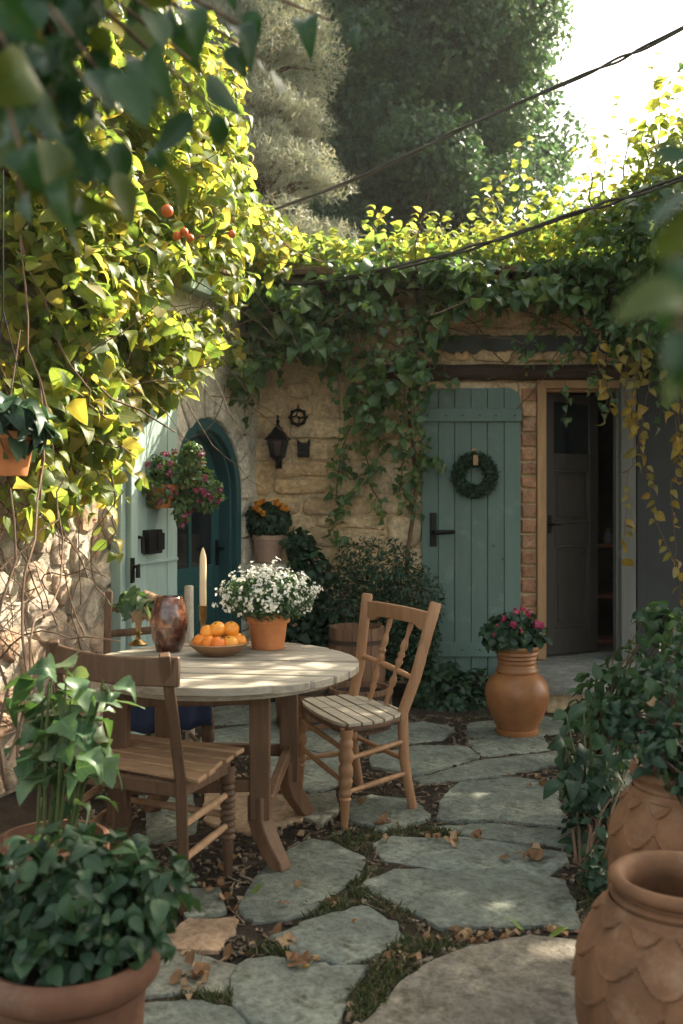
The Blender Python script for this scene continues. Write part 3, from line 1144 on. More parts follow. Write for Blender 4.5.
# dark hall behind the arch so the glass has depth
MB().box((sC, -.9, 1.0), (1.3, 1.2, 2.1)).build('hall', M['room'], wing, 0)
# pale plank shutter with its frame strip
s0, s1, zp = 1.40, 1.90, 2.34
mb = MB()
nb = 4
bw = (s1 - s0) / nb
for i in range(nb):
    y = random.uniform(-.002, .002)
    mb.box((s0 + (i + .5) * bw, .065 + y, zp / 2 + .02), (bw - .004, .03, zp))
mb.box(((s0 + s1) / 2, .0865, 1.02), (s1 - s0 - .02, .014, .02))
mb.box(((s0 + s1) / 2, .0865, .16), (s1 - s0 - .02, .014, .13))
sh = mb.build('plank_shutter', M['teallight'], wing, 30, .004)
mb = MB()
mb.box((1.745, .104, 1.14), (.15, .05, .14))
mb.box((1.70, .135, 1.14), (.07, .014, .10))
mb.build('box_lock', M['iron'], sh, 30, .004)
mb = MB()
mb.tube([(1.87, .085, 1.17), (1.87, .11, 1.17), (1.87, .115, 1.08)], .012, 8)
mb.build('latch', M['iron'], sh, 40)
mb = MB()
mb.box((1.953, .06, 1.2), (.075, .10, 2.4))
mb.box((2.023, .045, 1.2), (.055, .07, 2.4))
mb.build('shutter_frame', M['teallight'], wing, 30, .006)
mb = MB()
mb.tube([(1.985, .11, 1.0), (1.985, .15, 1.02), (1.985, .15, .95)], .014, 8)
mb.box((1.985, .115, .99), (.03, .012, .14))
mb.build('hook', M['iron'], wing, 40)
# eave board and roof
mb = MB()
mb.box((2.3, .09, 2.80), (3.3, .04, .17))
mb.box((2.3, .03, 2.735), (3.28, .10, .03))
mb.build('eave_board', M['teallight'], wing, 30, .004)
mb = MB()
rr = Matrix.Rotation(R(-9), 3, 'X')
for i in range(12):
    mb.box((-.45 + i * .47, -1.1, 3.09), (.464, 2.6, .045), rr, .004)
mb.build('roof', M['tile'], wing, 30, .006)
# =================================================================== TABLE
TC = Vector((-.48, 4.0, 0))
tb = thing('round_table', 'round weathered slatted garden table with brown pedestal legs', 'table', TC)
mb = MB()
rad, tilt, zt0, zt1 = .55, R(-7), .718, .748
ca, sa = math.cos(tilt), math.sin(tilt)
edges = [-.55, -.455, -.352, -.247, -.14, -.035, .072, .178, .285, .388, .48, .55]
for a, b in zip(edges[:-1], edges[1:]):
    a2, b2 = a + .0085, b - .0085
    L, Rr = [], []
    for k in range(9):
        y = a2 + (b2 - a2) * k / 8
        w = math.sqrt(max(rad ** 2 - y * y, 0))
        L.append((-w, y))
        Rr.append((w, y))
    pl = L + Rr[::-1]
    dz = random.uniform(-.003, .002)
    mb.prism(pl, lambda u, v, h: (u * ca - v * sa, u * sa + v * ca, h), zt0 + dz, zt1 + dz)
mb.build('tabletop', M['tabletop'], tb, 30, .003)
mb = MB()
n = 72
for i in range(n):
    a0, a1 = 2 * PI * i / n, 2 * PI * (i + 1) / n
    q = [(r * math.cos(a), r * math.sin(a)) for r, a in ((.47, a0), (.47, a1), (.44, a1), (.44, a0))]
    mb.prism(q, lambda u, v, h: (u, v, h), .688, .7165)
mb.build('rim', M['tabletop'], tb, 30)
LG = [Vector((.165, -.15, 0)), Vector((.25, .36, 0)), Vector((-.30, .40, 0)), Vector((-.37, -.20, 0))]
fd = [Vector((.8, -.6, 0)), Vector((.7, .7, 0)), Vector((-.7, .7, 0)), Vector((-.8, -.6, 0))]
for l, f in zip(LG, fd):
    mb = MB()
    mb.box(l + Vector((0, 0, .43)), (.078, .07, .52))
    path = [l + Vector((0, 0, .26)), l + Vector((0, 0, .17)), l + f * .025 + Vector((0, 0, .11)), l + f * .065 + Vector((0, 0, .055)), l + f * .10 + Vector((0, 0, .012)), l + f * .108 + Vector((0, 0, -.012))]
    mb.tube(path, [.051, .051, .05, .046, .042, .040], 4, up=tuple(f) if abs(f.x) > 2 else (f.x, f.y, 0))
    mb.build('leg', M['tablewood'], tb, 30, .006)
for i in range(4):
    a, b = LG[i], LG[(i + 1) % 4]
    MB().beam(a + Vector((0, 0, .647)), b + Vector((0, 0, .647)), .028, .075).build('apron', M['tablewood'], tb, 30, .004)
for (i, j, z0, z1) in ((0, 3, .30, .30), (1, 2, .30, .30), (0, 1, .15, .31)):
    MB().beam(LG[i] + Vector((0, 0, z0)), LG[j] + Vector((0, 0, z1)), .035, .05).build('stretcher', M['tablewood'], tb, 30, .005)
MB().beam((LG[0] + LG[3]) / 2 + Vector((0, 0, .299)), (LG[1] + LG[2]) / 2 + Vector((0, 0, .299)), .05, .045).build('stretcher', M['tablewood'], tb, 30, .005)

# =================================================================== CHAIRS
TURN = [(0, .013), (.02, .014), (.28, .021), (.31, .028), (.33, .021), (.36, .028), (.385, .028), (.41, .022), (.44, .029), (.50, .031), (.53, .024), (.56, .031),
        (.62, .032), (.66, .024), (.70, .031), (.76, .032), (.80, .025), (.83, .030), (.88, .029), (.90, .023), (.93, .028), (1, .028)]
RIB = [(0, .015), (.02, .016), (.30, .021)] + sum([[(.34 + i * .055, .019), (.355 + i * .055, .029), (.375 + i * .055, .029)] for i in range(10)], []) + [(.90, .026), (1, .026)]
SPIN = [(0, .010), (.12, .012), (.16, .018), (.20, .010), (.24, .019), (.30, .016), (.34, .009), (.46, .013), (.50, .020), (.54, .010), (.58, .020), (.62, .010), (.66, .019), (.72, .016), (.78, .009), (.9, .014), (1, .010)]


def turned(mb, p0, p1, prof, n=16, k=1.0):
    mb.lathe([(r * k, t) for t, r in prof], p0, n, p1)


# -- honey spindle back chair on the right
b0 = Vector((.05, 4.6, 0))
ch = thing('spindle_back_chair', 'honey wood spindle back chair with pale woven slat seat right of table', 'chair', b0)
V3 = lambda x, y, z: Vector((x, y, z)) - b0
A0, B0, C0, D0 = V3(.012, 4.245, -.012), V3(.325, 4.50, -.012), V3(-.20, 4.80, -.012), V3(.09, 4.86, -.012)
sA, sB, sC_, sD = V3(.022, 4.25, .43), V3(.29, 4.52, .43), V3(-.195, 4.77, .43), V3(.07, 4.89, .43)
for p, q in ((A0, sA), (C0, sC_)):
    mb = MB()
    turned(mb, p, q - Vector((0, 0, .012)), TURN)
    mb.build('leg', M['oak'], ch, 60)
tB, tD = V3(.435, 4.58, .922), V3(.128, 4.90, .93)
for p, s, t in ((B0, sB, tB), (D0, sD, tD)):
    mb = MB()
    back = Vector((.022, .012, 0))
    mb.tube([p, p * .75 + s * .25 - back * .6, p * .45 + s * .55 - back * 1.1, s - back * .6, s * .7 + t * .3 + back * .1, s * .35 + t * .65, t - (t - s) * .02, t],
            [.021, .022, .024, .026, .026, .026, .028, .024], 12)
    mb.build('back_post', M['oak'], ch, 60)


def crest(mb, pl, pr, h0, hmid, dip, bow, th, n=18):
    """curved top rail between two points: lower edge scalloped"""
    top, bot = [], []
    ax = (pr - pl)
    nb_ = ax.cross(Vector((0, 0, 1))).normalized()
    vs = []
    for i in range(n + 1):
        t = i / n
        c = pl + ax * t + nb_ * bow * math.sin(PI * t)
        up = hmid * math.sin(PI * t) ** .8
        e = abs(2 * t - 1)
        lo = -h0 + dip * (1 - e ** 3) - (.016 if .62 < e < .8 else 0)
        for s in (-th, th):
            vs.append(c + nb_ * s + Vector((0, 0, up)))
            vs.append(c + nb_ * s + Vector((0, 0, lo)))
    fs = []
    for i in range(n):
        a, b = 4 * i, 4 * i + 4
        fs += [(a, b, b + 1, a + 1), (a + 2, a + 3, b + 3, b + 2), (a, a + 2, b + 2, b), (a + 1, b + 1, b + 3, a + 3)]
    fs += [(0, 1, 3, 2), (4 * n, 4 * n + 2, 4 * n + 3, 4 * n + 1)]
    mb.add(vs, fs)


mb = MB()
cl, cr = sD + (tD - sD) * .93, sB + (tB - sB) * .90
crest(mb, cl, cr, .085, .012, .028, .02, .012)
mb.build('crest_rail', M['oak'], ch, 40, .004)
mb = MB()
l0, r0 = sD + (tD - sD) * .40, sB + (tB - sB) * .30
mb.tube([l0, l0 * .5 + r0 * .5 + Vector((.012, .006, 0)), r0], [.012, .015, .012], 10)
mb.build('back_rail', M['oak'], ch, 60)
for t in (.36, .68):
    mb = MB()
    top = cl + (cr - cl) * t + Vector((.010, .006, -.045))
    bot = sD + (sB - sD) * t * .98 + Vector((-.012, -.006, .01))
    turned(mb, bot, top, SPIN, 12)
    mb.build('spindle', M['oak'], ch, 60)
# seat: frame and slats parallel to the front edge
mb = MB()
poly = [(sA + Vector((-.012, -.012, 0))), sA * .5 + sB * .5 + Vector((.03, -.03, 0)), sB + Vector((.01, 0, 0)), sD + Vector((.02, .01, 0)), sC_ * .5 + sD * .5 + Vector((-.01, .03, 0)), sC_ + Vector((-.012, .012, 0)),
        sC_ * .5 + sA * .5 + Vector((-.035, -.015, 0))]
pl2 = [(p.x, p.y) for p in poly]
pc = chaikin(chaikin(pl2, .2), .25)
mb.prism(pc, lambda u, v, h: (u, v, h), .398, .422)
mb.build('seat_frame', M['walnut'], ch, 40, .006)
mb = MB()
ax = Vector(((sA - sC_).x, (sA - sC_).y)).normalized()
pe = Vector((-ax.y, ax.x))
ctr = Vector((sum(p[0] for p in pl2) / 7, sum(p[1] for p in pl2) / 7))
offs = [-.26, -.19, -.125, -.06, .0, .062, .125, .19, .27]
for a, b in zip(offs[:-1], offs[1:]):
    q = clip(pc, pe.x, pe.y, pe.dot(ctr) + b - .005)
    q = clip(q, -pe.x, -pe.y, -(pe.dot(ctr) + a + .005))
    if len(q) < 3:
        continue
    cut = pe.angle(Vector((1, 0)))
    mid = ax.dot(ctr) + random.uniform(-.06, .06)
    for sgn in (1, -1):
        q2 = clip(q, sgn * ax.x, sgn * ax.y, sgn * mid - .004)
        if len(q2) >= 3:
            dz = random.uniform(-.003, .003)
            mb.prism(q2, lambda u, v, h: (u, v, h), .4225 + dz, .436 + dz)
mb.build('seat', M['greyslat'], ch, 30, .004)
for p, s, q, t, zz in ((A0, sA, B0, sB, (.36, .68)), (C0, sC_, D0, sD, (.36, .68)), (A0, sA, C0, sC_, (.45, .76)), (B0, sB, D0, sD, (.5,))):
    for k in zz:
        u, w = p + (s - p) * k, q + (t - q) * (k + .04)
        mb = MB()
        mb.tube([u, u * .5 + w * .5, w], [.010, .013, .010], 10)
        mb.build('stretcher', M['oak'], ch, 60)

# -- slatted chair at the front left, seen from behind
b0 = Vector((-.72, 3.62, 0))
ch = thing('slatted_chair', 'brown slat seat chair with curved top rail, seen from behind at table front', 'chair', b0)
pR, pL = (V3(-.535, 3.40, -.012), V3(-.545, 3.38, .44), V3(-.578, 3.25, .90)), (V3(-.965, 3.60, -.012), V3(-.975, 3.58, .44), V3(-1.0, 3.46, .915))
fB, fA = (V3(-.425, 3.73, -.012), V3(-.425, 3.72, .43)), (V3(-.895, 3.98, -.012), V3(-.895, 3.97, .43))
for q in (pR, pL):
    mb = MB()
    mb.tube([q[0], q[1] * .6 + q[0] * .4, q[1], q[1] * .5 + q[2] * .5 + Vector((0, .012, 0)), q[2]], [.026, .027, .028, .027, .026], 4, flat=1.0, up=(1, .2, 0))
    mb.build('back_post', M['walnut'], ch, 30, .005)
for q in (fB, fA):
    mb = MB()
    turned(mb, q[0], q[1] - Vector((0, 0, .02)), RIB, 16)
    mb.build('leg', M['walnut'], ch, 60)
mb = MB()
cl, cr = pL[2] + Vector((-.045, .015, -.02)), pR[2] + Vector((.04, -.015, -.022))
ax = cr - cl
nbv = Vector((.25, .97, 0))
vs, fs = [], []
n = 16
for i in range(n + 1):
    t = i / n
    c = cl + ax * t - nbv * (.055 * math.sin(PI * t) - .03)
    for s in (-.011, .011):
        vs.append(c + nbv * s + Vector((0, 0, .012 - .012 * math.sin(PI * t))))
        vs.append(c + nbv * s + Vector((0, 0, -.088 - .006 * math.sin(PI * t))))
for i in range(n):
    a, b = 4 * i, 4 * i + 4
    fs += [(a, b, b + 1, a + 1), (a + 2, a + 3, b + 3, b + 2), (a, a + 2, b + 2, b), (a + 1, b + 1, b + 3, a + 3)]
fs += [(0, 1, 3, 2), (4 * n, 4 * n + 2, 4 * n + 3, 4 * n + 1)]
mb.add(vs, fs)
mb.build('crest_rail', M['walnut'], ch, 40, .006)
sq = [V3(-.505, 3.345, 0), V3(-.385, 3.79, 0), V3(-.905, 4.03, 0), V3(-.985, 3.62, 0)]
mb = MB()
for i in range(5):
    t0, t1 = i / 5 + .022, (i + 1) / 5 - .022
    e = random.uniform(-.012, .012)
    a, b = sq[0].lerp(sq[1], t0), sq[0].lerp(sq[1], t1)
    c, d_ = sq[3].lerp(sq[2], t1), sq[3].lerp(sq[2], t0)
    sx_ = (b - c).normalized() * (.02 + e)
    q = [(p.x, p.y) for p in (a + sx_, b + sx_, c - sx_, d_ - sx_)]
    dz = random.uniform(-.004, .004)
    mb.prism(rough(q, .07, .003), lambda u, v, h: (u, v, h), .445 + dz, .463 + dz)
mb.build('seat', M['brownslat'], ch, 30, .005)
for (u, w) in ((pR[1], fB[1]), (pL[1], fA[1]), (fA[1], fB[1]), (pR[1], pL[1])):
    z = Vector((0, 0, -.022))
    MB().beam(u + z, w + z, .026, .05).build('seat_rail', M['walnut'], ch, 30, .004)
for (p, q, ks) in ((pR, fB, (.42, .68)), (pL, fA, (.42, .68)), (fA, fB, (.5,))):
    for k in ks:
        u, w = p[0].lerp(p[1], k), q[0].lerp(q[1], k + .03)
        MB().tube([u, u.lerp(w, .5), w], [.012, .015, .012], 10).build('stretcher', M['brownslat'], ch, 60)

# -- dark chair with a navy cushion behind the table
b0 = Vector((-.92, 4.95, 0))
ch = thing('cushioned_chair', 'dark wooden chair with navy seat cushion behind the table', 'chair', b0)
pL, pR = (V3(-1.19, 5.06, -.012), V3(-1.19, 5.05, .44), V3(-1.205, 5.16, .915)), (V3(-.79, 5.20, -.012), V3(-.79, 5.19, .44), V3(-.812, 5.30, .93))
fA, fB = (V3(-1.03, 4.64, -.012), V3(-1.03, 4.65, .43)), (V3(-.64, 4.80, -.012), V3(-.645, 4.80, .43))
for q, mt in ((pL, 'tablewood'), (pR, 'greyslat')):
    mb = MB()
    mb.tube([q[0], q[1], q[1].lerp(q[2], .5) - Vector((0, .012, 0)), q[2]], [.025, .027, .026, .025], 4 if mt == 'tablewood' else 10, up=(1, .3, 0))
    mb.build('back_post', M[mt], ch, 30, .004)
for q in (fA, fB):
    mb = MB()
    turned(mb, q[0], q[1], TURN, 14)
    mb.build('leg', M['walnut'], ch, 60)
for k in (.55, .82):
    u, w = pL[1].lerp(pL[2], k), pR[1].lerp(pR[2], k)
    mb = MB()
    mb.tube([u, u.lerp(w, .5) + Vector((-.012, .03, 0)), w], .022, 6, flat=.5)
    mb.build('back_rail', M['walnut'], ch, 40)
q = [pL[1], pR[1], fB[1], fA[1]]
mb = MB()
mb.prism([(p.x * 1.06, p.y * 1.03) for p in q], lambda u, v, h: (u, v, h), .43, .455)
mb.build('seat', M['walnut'], ch, 30, .006)
for (p, q2, ks) in ((pR, fB, (.4, .66)), (pL, fA, (.4, .66)), (fA, fB, (.5,))):
    for k in ks:
        u, w = p[0].lerp(p[1], k), q2[0].lerp(q2[1], k)
        MB().tube([u, w], .012, 8).build('stretcher', M['walnut'], ch, 60)
mb = MB()
vs = []
cc = sum(q, Vector((0, 0, 0))) / 4
nu = 12
for i in range(nu + 1):
    for j in range(nu + 1):
        a, b = i / nu, j / nu
        p = q[0].lerp(q[1], a).lerp(q[3].lerp(q[2], a), b)
        p = cc + (p - cc) * 1.02
        e = (1 - abs(2 * a - 1) ** 4) * (1 - abs(2 * b - 1) ** 4)
        vs.append((p.x, p.y, .458 + .055 * max(e, 0) ** .4))
k = nu + 1
fs = [(i * k + j, i * k + j + 1, (i + 1) * k + j + 1, (i + 1) * k + j) for i in range(nu) for j in range(nu)]
o = MB().add(vs, fs).build('seat_cushion', M['cushion'], None, 60)
o.location = b0
tag(o, 'plump navy blue seat cushion draping over the dark chair front', 'cushion')
vs = []
a0_, b0_ = fA[1] + Vector((-.02, -.03, 0)), fB[1] + Vector((.02, -.03, 0))
out_ = (b0_ - a0_).cross(Vector((0, 0, 1))).normalized()
for i in range(31):
    p_ = a0_.lerp(b0_, i / 30)
    for k in range(6):
        z_ = .50 - .19 * k / 5
        f_ = out_ * ((.012 + .012 * math.sin(i * .9) * k / 5) + (-.04 if k == 0 else 0)) * 1.0
        vs.append((p_.x + f_.x, p_.y + f_.y, z_ + .008 * math.sin(i * .5) * (k == 5)))
fs = [(i * 6 + k, i * 6 + k + 1, i * 6 + k + 7, i * 6 + k + 6) for i in range(30) for k in range(5)]
sk = MB().add(vs, fs).build('skirt', M['cushion'], o, 180)
sk.modifiers.new('thick', 'SOLIDIFY').thickness = .008

# =================================================================== ON THE TABLE
ZT = .7485


def on_table(X, Y):
    return G(X, Y, ZT)


p = on_table(268, 648)
fp = thing('flower_pot', 'bright terracotta pot of small white flowers on the table', 'potted plant', p)
mb = MB()
mb.lathe([(0, 0), (.068, 0), (.071, .006), (.083, .108), (.086, .112), (.094, .113), (.096, .118), (.097, .148), (.094, .153), (.088, .153), (.085, .13), (0, .128)], n=48)
mb.build('pot', M['terra'], fp, 40)
MB().lathe([(.084, .1325), (.04, .137), (0, .14)], n=24).build('soil', M['soil'], fp)
pos, u = blob((0, -.01, .225), (.20, .17, .11), 2300, .3)
pos[:, 2] = np.maximum(pos[:, 2], .145)
d, nr = orient(len(pos), u, .5, .0, .6)
leaves('foliage', M['pot'], pos, d, nr, rng.uniform(.018, .034, len(pos)), T_LANCE, fp)
mb = MB()
for i in range(34):
    a = random.uniform(0, 2 * PI)
    r = random.uniform(.0, .07)
    e = Vector((math.cos(a) * r * 2.4, math.sin(a) * r * 2.2, .26 - r * .7))
    s = Vector((math.cos(a) * r, math.sin(a) * r, .13))
    mb.tube([s, s.lerp(e, .5) + Vector((0, 0, .03)), e], .0022, 5)
mb.build('stem', M['stem'], fp)
ncl = 230
cp, cu = blob((0, -.01, .235), (.205, .175, .112), ncl, .86)
cp = cp + rng.normal(0, .014, cp.shape)
keep = (cp[:, 2] > .17)
cp, cu = cp[keep], cu[keep]
pp = (cp[:, None, :] + rng.normal(0, .009, (len(cp), 7, 3))).reshape(-1, 3)
uu = np.repeat(cu, 7, 0)
nr = unit(uu + rng.normal(0, .35, uu.shape) + np.array([0, -.2, .3]))
d = rng.normal(0, 1, nr.shape)
d = unit(d - nr * np.sum(d * nr, 1, keepdims=True))
o = leaves('blossoms', M['white'], pp, d, nr, rng.uniform(.011, .019, len(pp)), T_ROUND, fp)
o['kind'] = 'stuff'

p = on_table(219, 655)
bw_ = thing('fruit_bowl', 'shallow carved wooden bowl holding tangerines on the table', 'bowl', p)
mb = MB()
mb.lathe([(0, .004), (.05, .004), (.056, 0), (.062, .003), (.09, .016), (.115, .038), (.126, .052), (.122, .056), (.108, .042), (.08, .022), (.05, .013), (0, .011)], n=48, sx=1.0)
mb.build('body', M['bowl'], bw_, 60)
ORG = [(-.072, -.012, .058, 'left tangerine resting against the bowl rim'), (-.035, -.052, .055, 'front left tangerine beside the candle side of bowl'),
       (.005, -.066, .055, 'front middle tangerine lowest at the bowl rim'), (.052, -.045, .056, 'front right tangerine nearest the bowl rim'), (.082, -.002, .060, 'far right tangerine against the bowl rim'),
       (-.03, .035, .060, 'back left tangerine behind the pile'), (.045, .04, .060, 'back right tangerine behind the pile'),
       (-.005, -.005, .108, 'topmost tangerine at the centre of the pile'), (.05, .005, .108, 'upper right tangerine next to the topmost one'), (-.045, .0, .094, 'upper left tangerine leaning on the pile')]
for (x, y, z, lb) in ORG:
    t = thing('tangerine', lb, 'tangerine', p + Vector((x, y, z)), random.uniform(0, 6), 'tangerines in the wooden bowl')
    t.rotation_euler = (random.uniform(-.6, .6), random.uniform(-.6, .6), random.uniform(0, 6))
    mb = MB()
    r = random.uniform(.033, .037)
    mb.v = []
    prof = [(0, -.86 * r)] + [(r * math.sin(a), -r * .9 * math.cos(a)) for a in [PI * i / 14 for i in range(1, 14)]] + [(.004, .84 * r), (0, .82 * r)]
    mb.lathe(prof, n=28).build('fruit', M['orange'], t, 80)
    MB().lathe([(.005, .80 * r), (.006, .86 * r), (.003, .90 * r), (0, .90 * r)], n=6).build('stem_button', M['stem'], t, 80)

p = on_table(169, 651)
vs_ = thing('amber_vase', 'dark brown patterned glass vase on the table', 'vase', p)
mb = MB()
mb.lathe([(0, 0), (.048, 0), (.055, .006), (.070, .05), (.079, .10), (.080, .13), (.074, .175), (.062, .215), (.056, .232), (.053, .234), (.051, .230), (.058, .21), (.069, .17), (.074, .12), (.06, .04), (0, .02)], n=56)
mb.build('body', M['vase'], vs_, 60)

p = on_table(203, 641)
ca_ = thing('brass_candlestick', 'old brass candlestick standing behind the bowl of tangerines', 'candlestick', p)
MB().lathe([(0, 0), (.05, 0), (.052, .005), (.046, .012), (.024, .018), (.012, .03), (.010, .05), (.016, .058), (.010, .066), (.012, .085), (.017, .092), (.0185, .10), (.0185, .155), (.021, .158), (.021, .163), (.0145, .163), (.0145, .15), (0, .15)], n=32).build('body', M['brass'], ca_, 50)
cd = thing('candle', 'tall cream candle in the brass candlestick', 'candle', p + Vector((0, 0, .1505)))
MB().lathe([(0, 0), (.0142, 0), (.0155, .016), (.0160, .03), (.0155, .225), (.013, .243), (.006, .268), (.003, .276), (0, .277)], n=28).build('wax', M['wax'], cd, 50)
MB().tube([(0, 0, .276), (.001, 0, .280), (.003, 0, .284)], .0014, 6).build('wick', M['wick'], cd)

p = on_table(138, 645)
gb = thing('goblet_planter', 'brass goblet with trailing variegated leaves left of the brown vase', 'planter', p)
MB().lathe([(0, 0), (.042, 0), (.044, .006), (.03, .014), (.012, .025), (.010, .045), (.018, .055), (.011, .065), (.012, .10), (.03, .115), (.046, .14), (.052, .175), (.054, .18), (.050, .18), (.042, .145), (0, .13)], n=32).build('goblet', M['brass'], gb, 50)
pos, u = blob((-.01, -.01, .20), (.085, .07, .045), 46, .3)
d, nr = orient(len(pos), u, .5, .7, .5, .7)
leaves('foliage', M['big'], pos, d, nr, rng.uniform(.05, .085, len(pos)), T_HEARTH, gb)
pos, u = blob((.01, -.03, .18), (.07, .05, .04), 16, .3)
d, nr = orient(len(pos), u, .5, .9, .5, .7)
leaves('dry_foliage', M['tanleaf'], pos, d, nr, rng.uniform(.06, .09, len(pos)), T_OVH, gb)

# =================================================================== ON THE WALLS
lt = thing('wall_lantern', 'black iron wall lantern beside the arched door', 'lantern', (-.47, 7.345, 1.60))
mb = MB()
mb.lathe([(0, 0), (.010, .002), (.006, .02), (.014, .03), (.006, .045), (.02, .06), (.05, .085), (.055, .092)], n=6)
for i in range(6):
    a = 2 * PI * i / 6
    mb.beam((.052 * math.cos(a), .052 * math.sin(a), .09), (.074 * math.cos(a), .074 * math.sin(a), .205), .010, .010)
mb.lathe([(.075, .20), (.082, .203), (.082, .212), (.098, .212), (.10, .220), (.072, .25), (.05, .272), (.034, .30), (.03, .305), (.016, .318), (.010, .335), (.016, .345), (.012, .358), (.005, .372), (.011, .385), (.006, .395), (0, .40)], n=12)
mb.build('cage', M['iron'], lt, 40)
MB().lathe([(.046, .09), (.068, .205)], n=6).build('glass', M['pane'], lt, 10)
mb = MB()
mb.tube([(0, 0, .03), (.0, .05, .015), (.0, .09, .05), (0, .125, .075)], .008, 8)
mb.box((0, .128, .075), (.05, .014, .14))
mb.build('bracket', M['iron'], lt, 40)

o = MB()
o.tube([(.055 * math.cos(a), 0, .055 * math.sin(a)) for a in [2 * PI * i / 20 for i in range(21)]], .011, 8)
for i in range(8):
    a = 2 * PI * i / 8
    o.lathe([(0, -.016), (.014, -.006), (.015, .004), (0, .014)], (.06 * math.cos(a), -.006, .06 * math.sin(a)), 8)
o.tube([(0, 0, -.05), (.012, -.004, -.015), (-.012, -.004, .015), (0, 0, .05)], .006, 6)
o.tube([(-.05, 0, 0), (-.01, -.004, .01), (.02, -.004, -.01), (.05, 0, 0)], .006, 6)
o.tube([(0, 0, .06), (0, .01, .085), (0, .04, .09)], .005, 6)
q = o.build('wall_ornament', M['iron'], None, 50)
q.location = (-.325, 7.45, 1.99)
tag(q, 'round dark iron wreath ornament above the small plaque', 'ornament')
o = MB()
o.prism(rough([(-.045, -.065), (.045, -.065), (.05, .03), (.052, .078), (.022, .045), (-.018, .045), (-.05, .075), (-.046, .02)], .02, .003), lambda u, v, h: (u, -h, v), 0, .02)
o.box((0, -.025, .01), (.05, .015, .05))
o.box((0, -.024, -.04), (.06, .012, .02))
q = o.build('wall_plaque', M['iron'], None, 30, .003)
q.location = (-.285, 7.466, 1.755)
tag(q, 'small dark iron plaque right of the lantern', 'plaque')

# wreath on the plank door
wr = thing('door_wreath', 'round dark green leaf wreath hanging on the teal plank door', 'wreath', (.99, 7.40, 1.555))
n = 2300
th = rng.uniform(0, 2 * PI, n)
ph = rng.uniform(0, 2 * PI, n)
rr_ = .046 * np.sqrt(rng.uniform(.3, 1, n))
cx_, cz_ = np.cos(th), np.sin(th)
pos = np.stack([(.122 + rr_ * np.cos(ph)) * cx_, rr_ * np.sin(ph) * .8, (.122 + rr_ * np.cos(ph)) * cz_], 1)
out = np.stack([np.cos(ph) * cx_, np.sin(ph), np.cos(ph) * cz_], 1)
d, nr = orient(n, out, .2, .0, .6)
leaves('foliage', M['dark'], pos, d, nr, rng.uniform(.022, .036, n), T_LANCE, wr)
MB().tube([(.122 * math.cos(a), 0, .122 * math.sin(a)) for a in [2 * PI * i / 32 for i in range(33)]], .012, 6).build('hoop', M['twig'], wr)
mb = MB()
mb.box((0, -.006, .145), (.036, .085, .006))
mb.box((0, -.048, .11), (.036, .006, .075))
mb.box((0, .031, .17), (.036, .006, .06))
mb.build('strap', M['frame'], wr, 30, .002)

# =================================================================== POTS
def pot_profile(r0, r1, h, rim=.02, t=.014):
    return [(0, 0), (r0, 0), (r0 + .004, .006), (r1 - rim * .35, h - rim * 1.9), (r1 - rim * .3, h - rim * 1.7), (r1, h - rim * 1.6), (r1 + .002, h - .004), (r1 - .003, h), (r1 - t, h), (r1 - t - .004, h - .03), (r1 - t - .006, h - .035), (0, h - .034)]


def flower_heads(root, mat, centers, size, petals=12, name='flower'):
    for c in centers:
        c = np.asarray(c)
        u = unit(rng.normal(0, 1, (petals, 3)) + np.array([0, -.4, .6]))
        nr = u
        d = rng.normal(0, 1, nr.shape)
        d = unit(d - nr * np.sum(d * nr, 1, keepdims=True))
        leaves(name, M[mat], c + u * size * .35, d, nr, np.full(petals, size * .75), T_ROUND, root)


# marigolds on the ledge
p = Vector((-.535, 7.30, .917))
mg = thing('marigold_pot', 'pale terracotta pot of orange marigolds on the ledge by arched door', 'potted plant', p)
MB().lathe(pot_profile(.085, .118, .20, .022), n=40).build('pot', M['terralt'], mg, 40)
pos, u = blob((0, -.01, .31), (.165, .15, .125), 900, .3)
pos[:, 2] = np.maximum(pos[:, 2], .19)
d, nr = orient(len(pos), u, .5, .4, .5)
leaves('foliage', M['dark'], pos, d, nr, rng.uniform(.035, .06, len(pos)), T_OV, mg)
fc, fu = blob((0, -.03, .33), (.15, .14, .125), 60, .95)
fc = [c for c in fc if c[2] > .35 and c[1] < .05][:17]
flower_heads(mg, 'marigold', fc, .032, 14)

# jar with pink flowers by the step
p = G(517, 733)
p.z = -.004
jr = thing('flower_jar', 'honey brown clay jar with ribbed neck and pink flowers beside door step', 'jar', p)
k = .54 / 91
prof = [(0, 0), (.115, 0), (.125, .006), (.128, .03), (.118, .036), (.122, .045), (.150, .10), (.178, .17), (.190, .235), (.186, .28), (.165, .325), (.135, .352), (.118, .365)]
for i in range(5):
    z = .372 + i * .026
    rr0 = .112 - .004 * math.sin(i) + .003 * (i - 2) ** 2 * .6
    prof += [(rr0 + .005, z), (rr0 + .005, z + .012), (rr0 - .001, z + .018)]
prof += [(.128, .505), (.132, .515), (.128, .525), (.112, .524), (.10, .50), (.098, .42), (0, .42)]
MB().lathe(prof, n=56).build('body', M['glaze'], jr, 50)
MB().lathe([(.099, .47), (.05, .48), (0, .485)], n=24).build('soil', M['soil'], jr)
pos, u = blob((-.02, 0, .60), (.185, .16, .10), 420, .25)
pos[:, 2] = np.maximum(pos[:, 2], .49)
d, nr = orient(len(pos), u, .6, .4, .5)
leaves('foliage', M['dark'], pos, d, nr, rng.uniform(.04, .075, len(pos)), T_ROUND, jr)
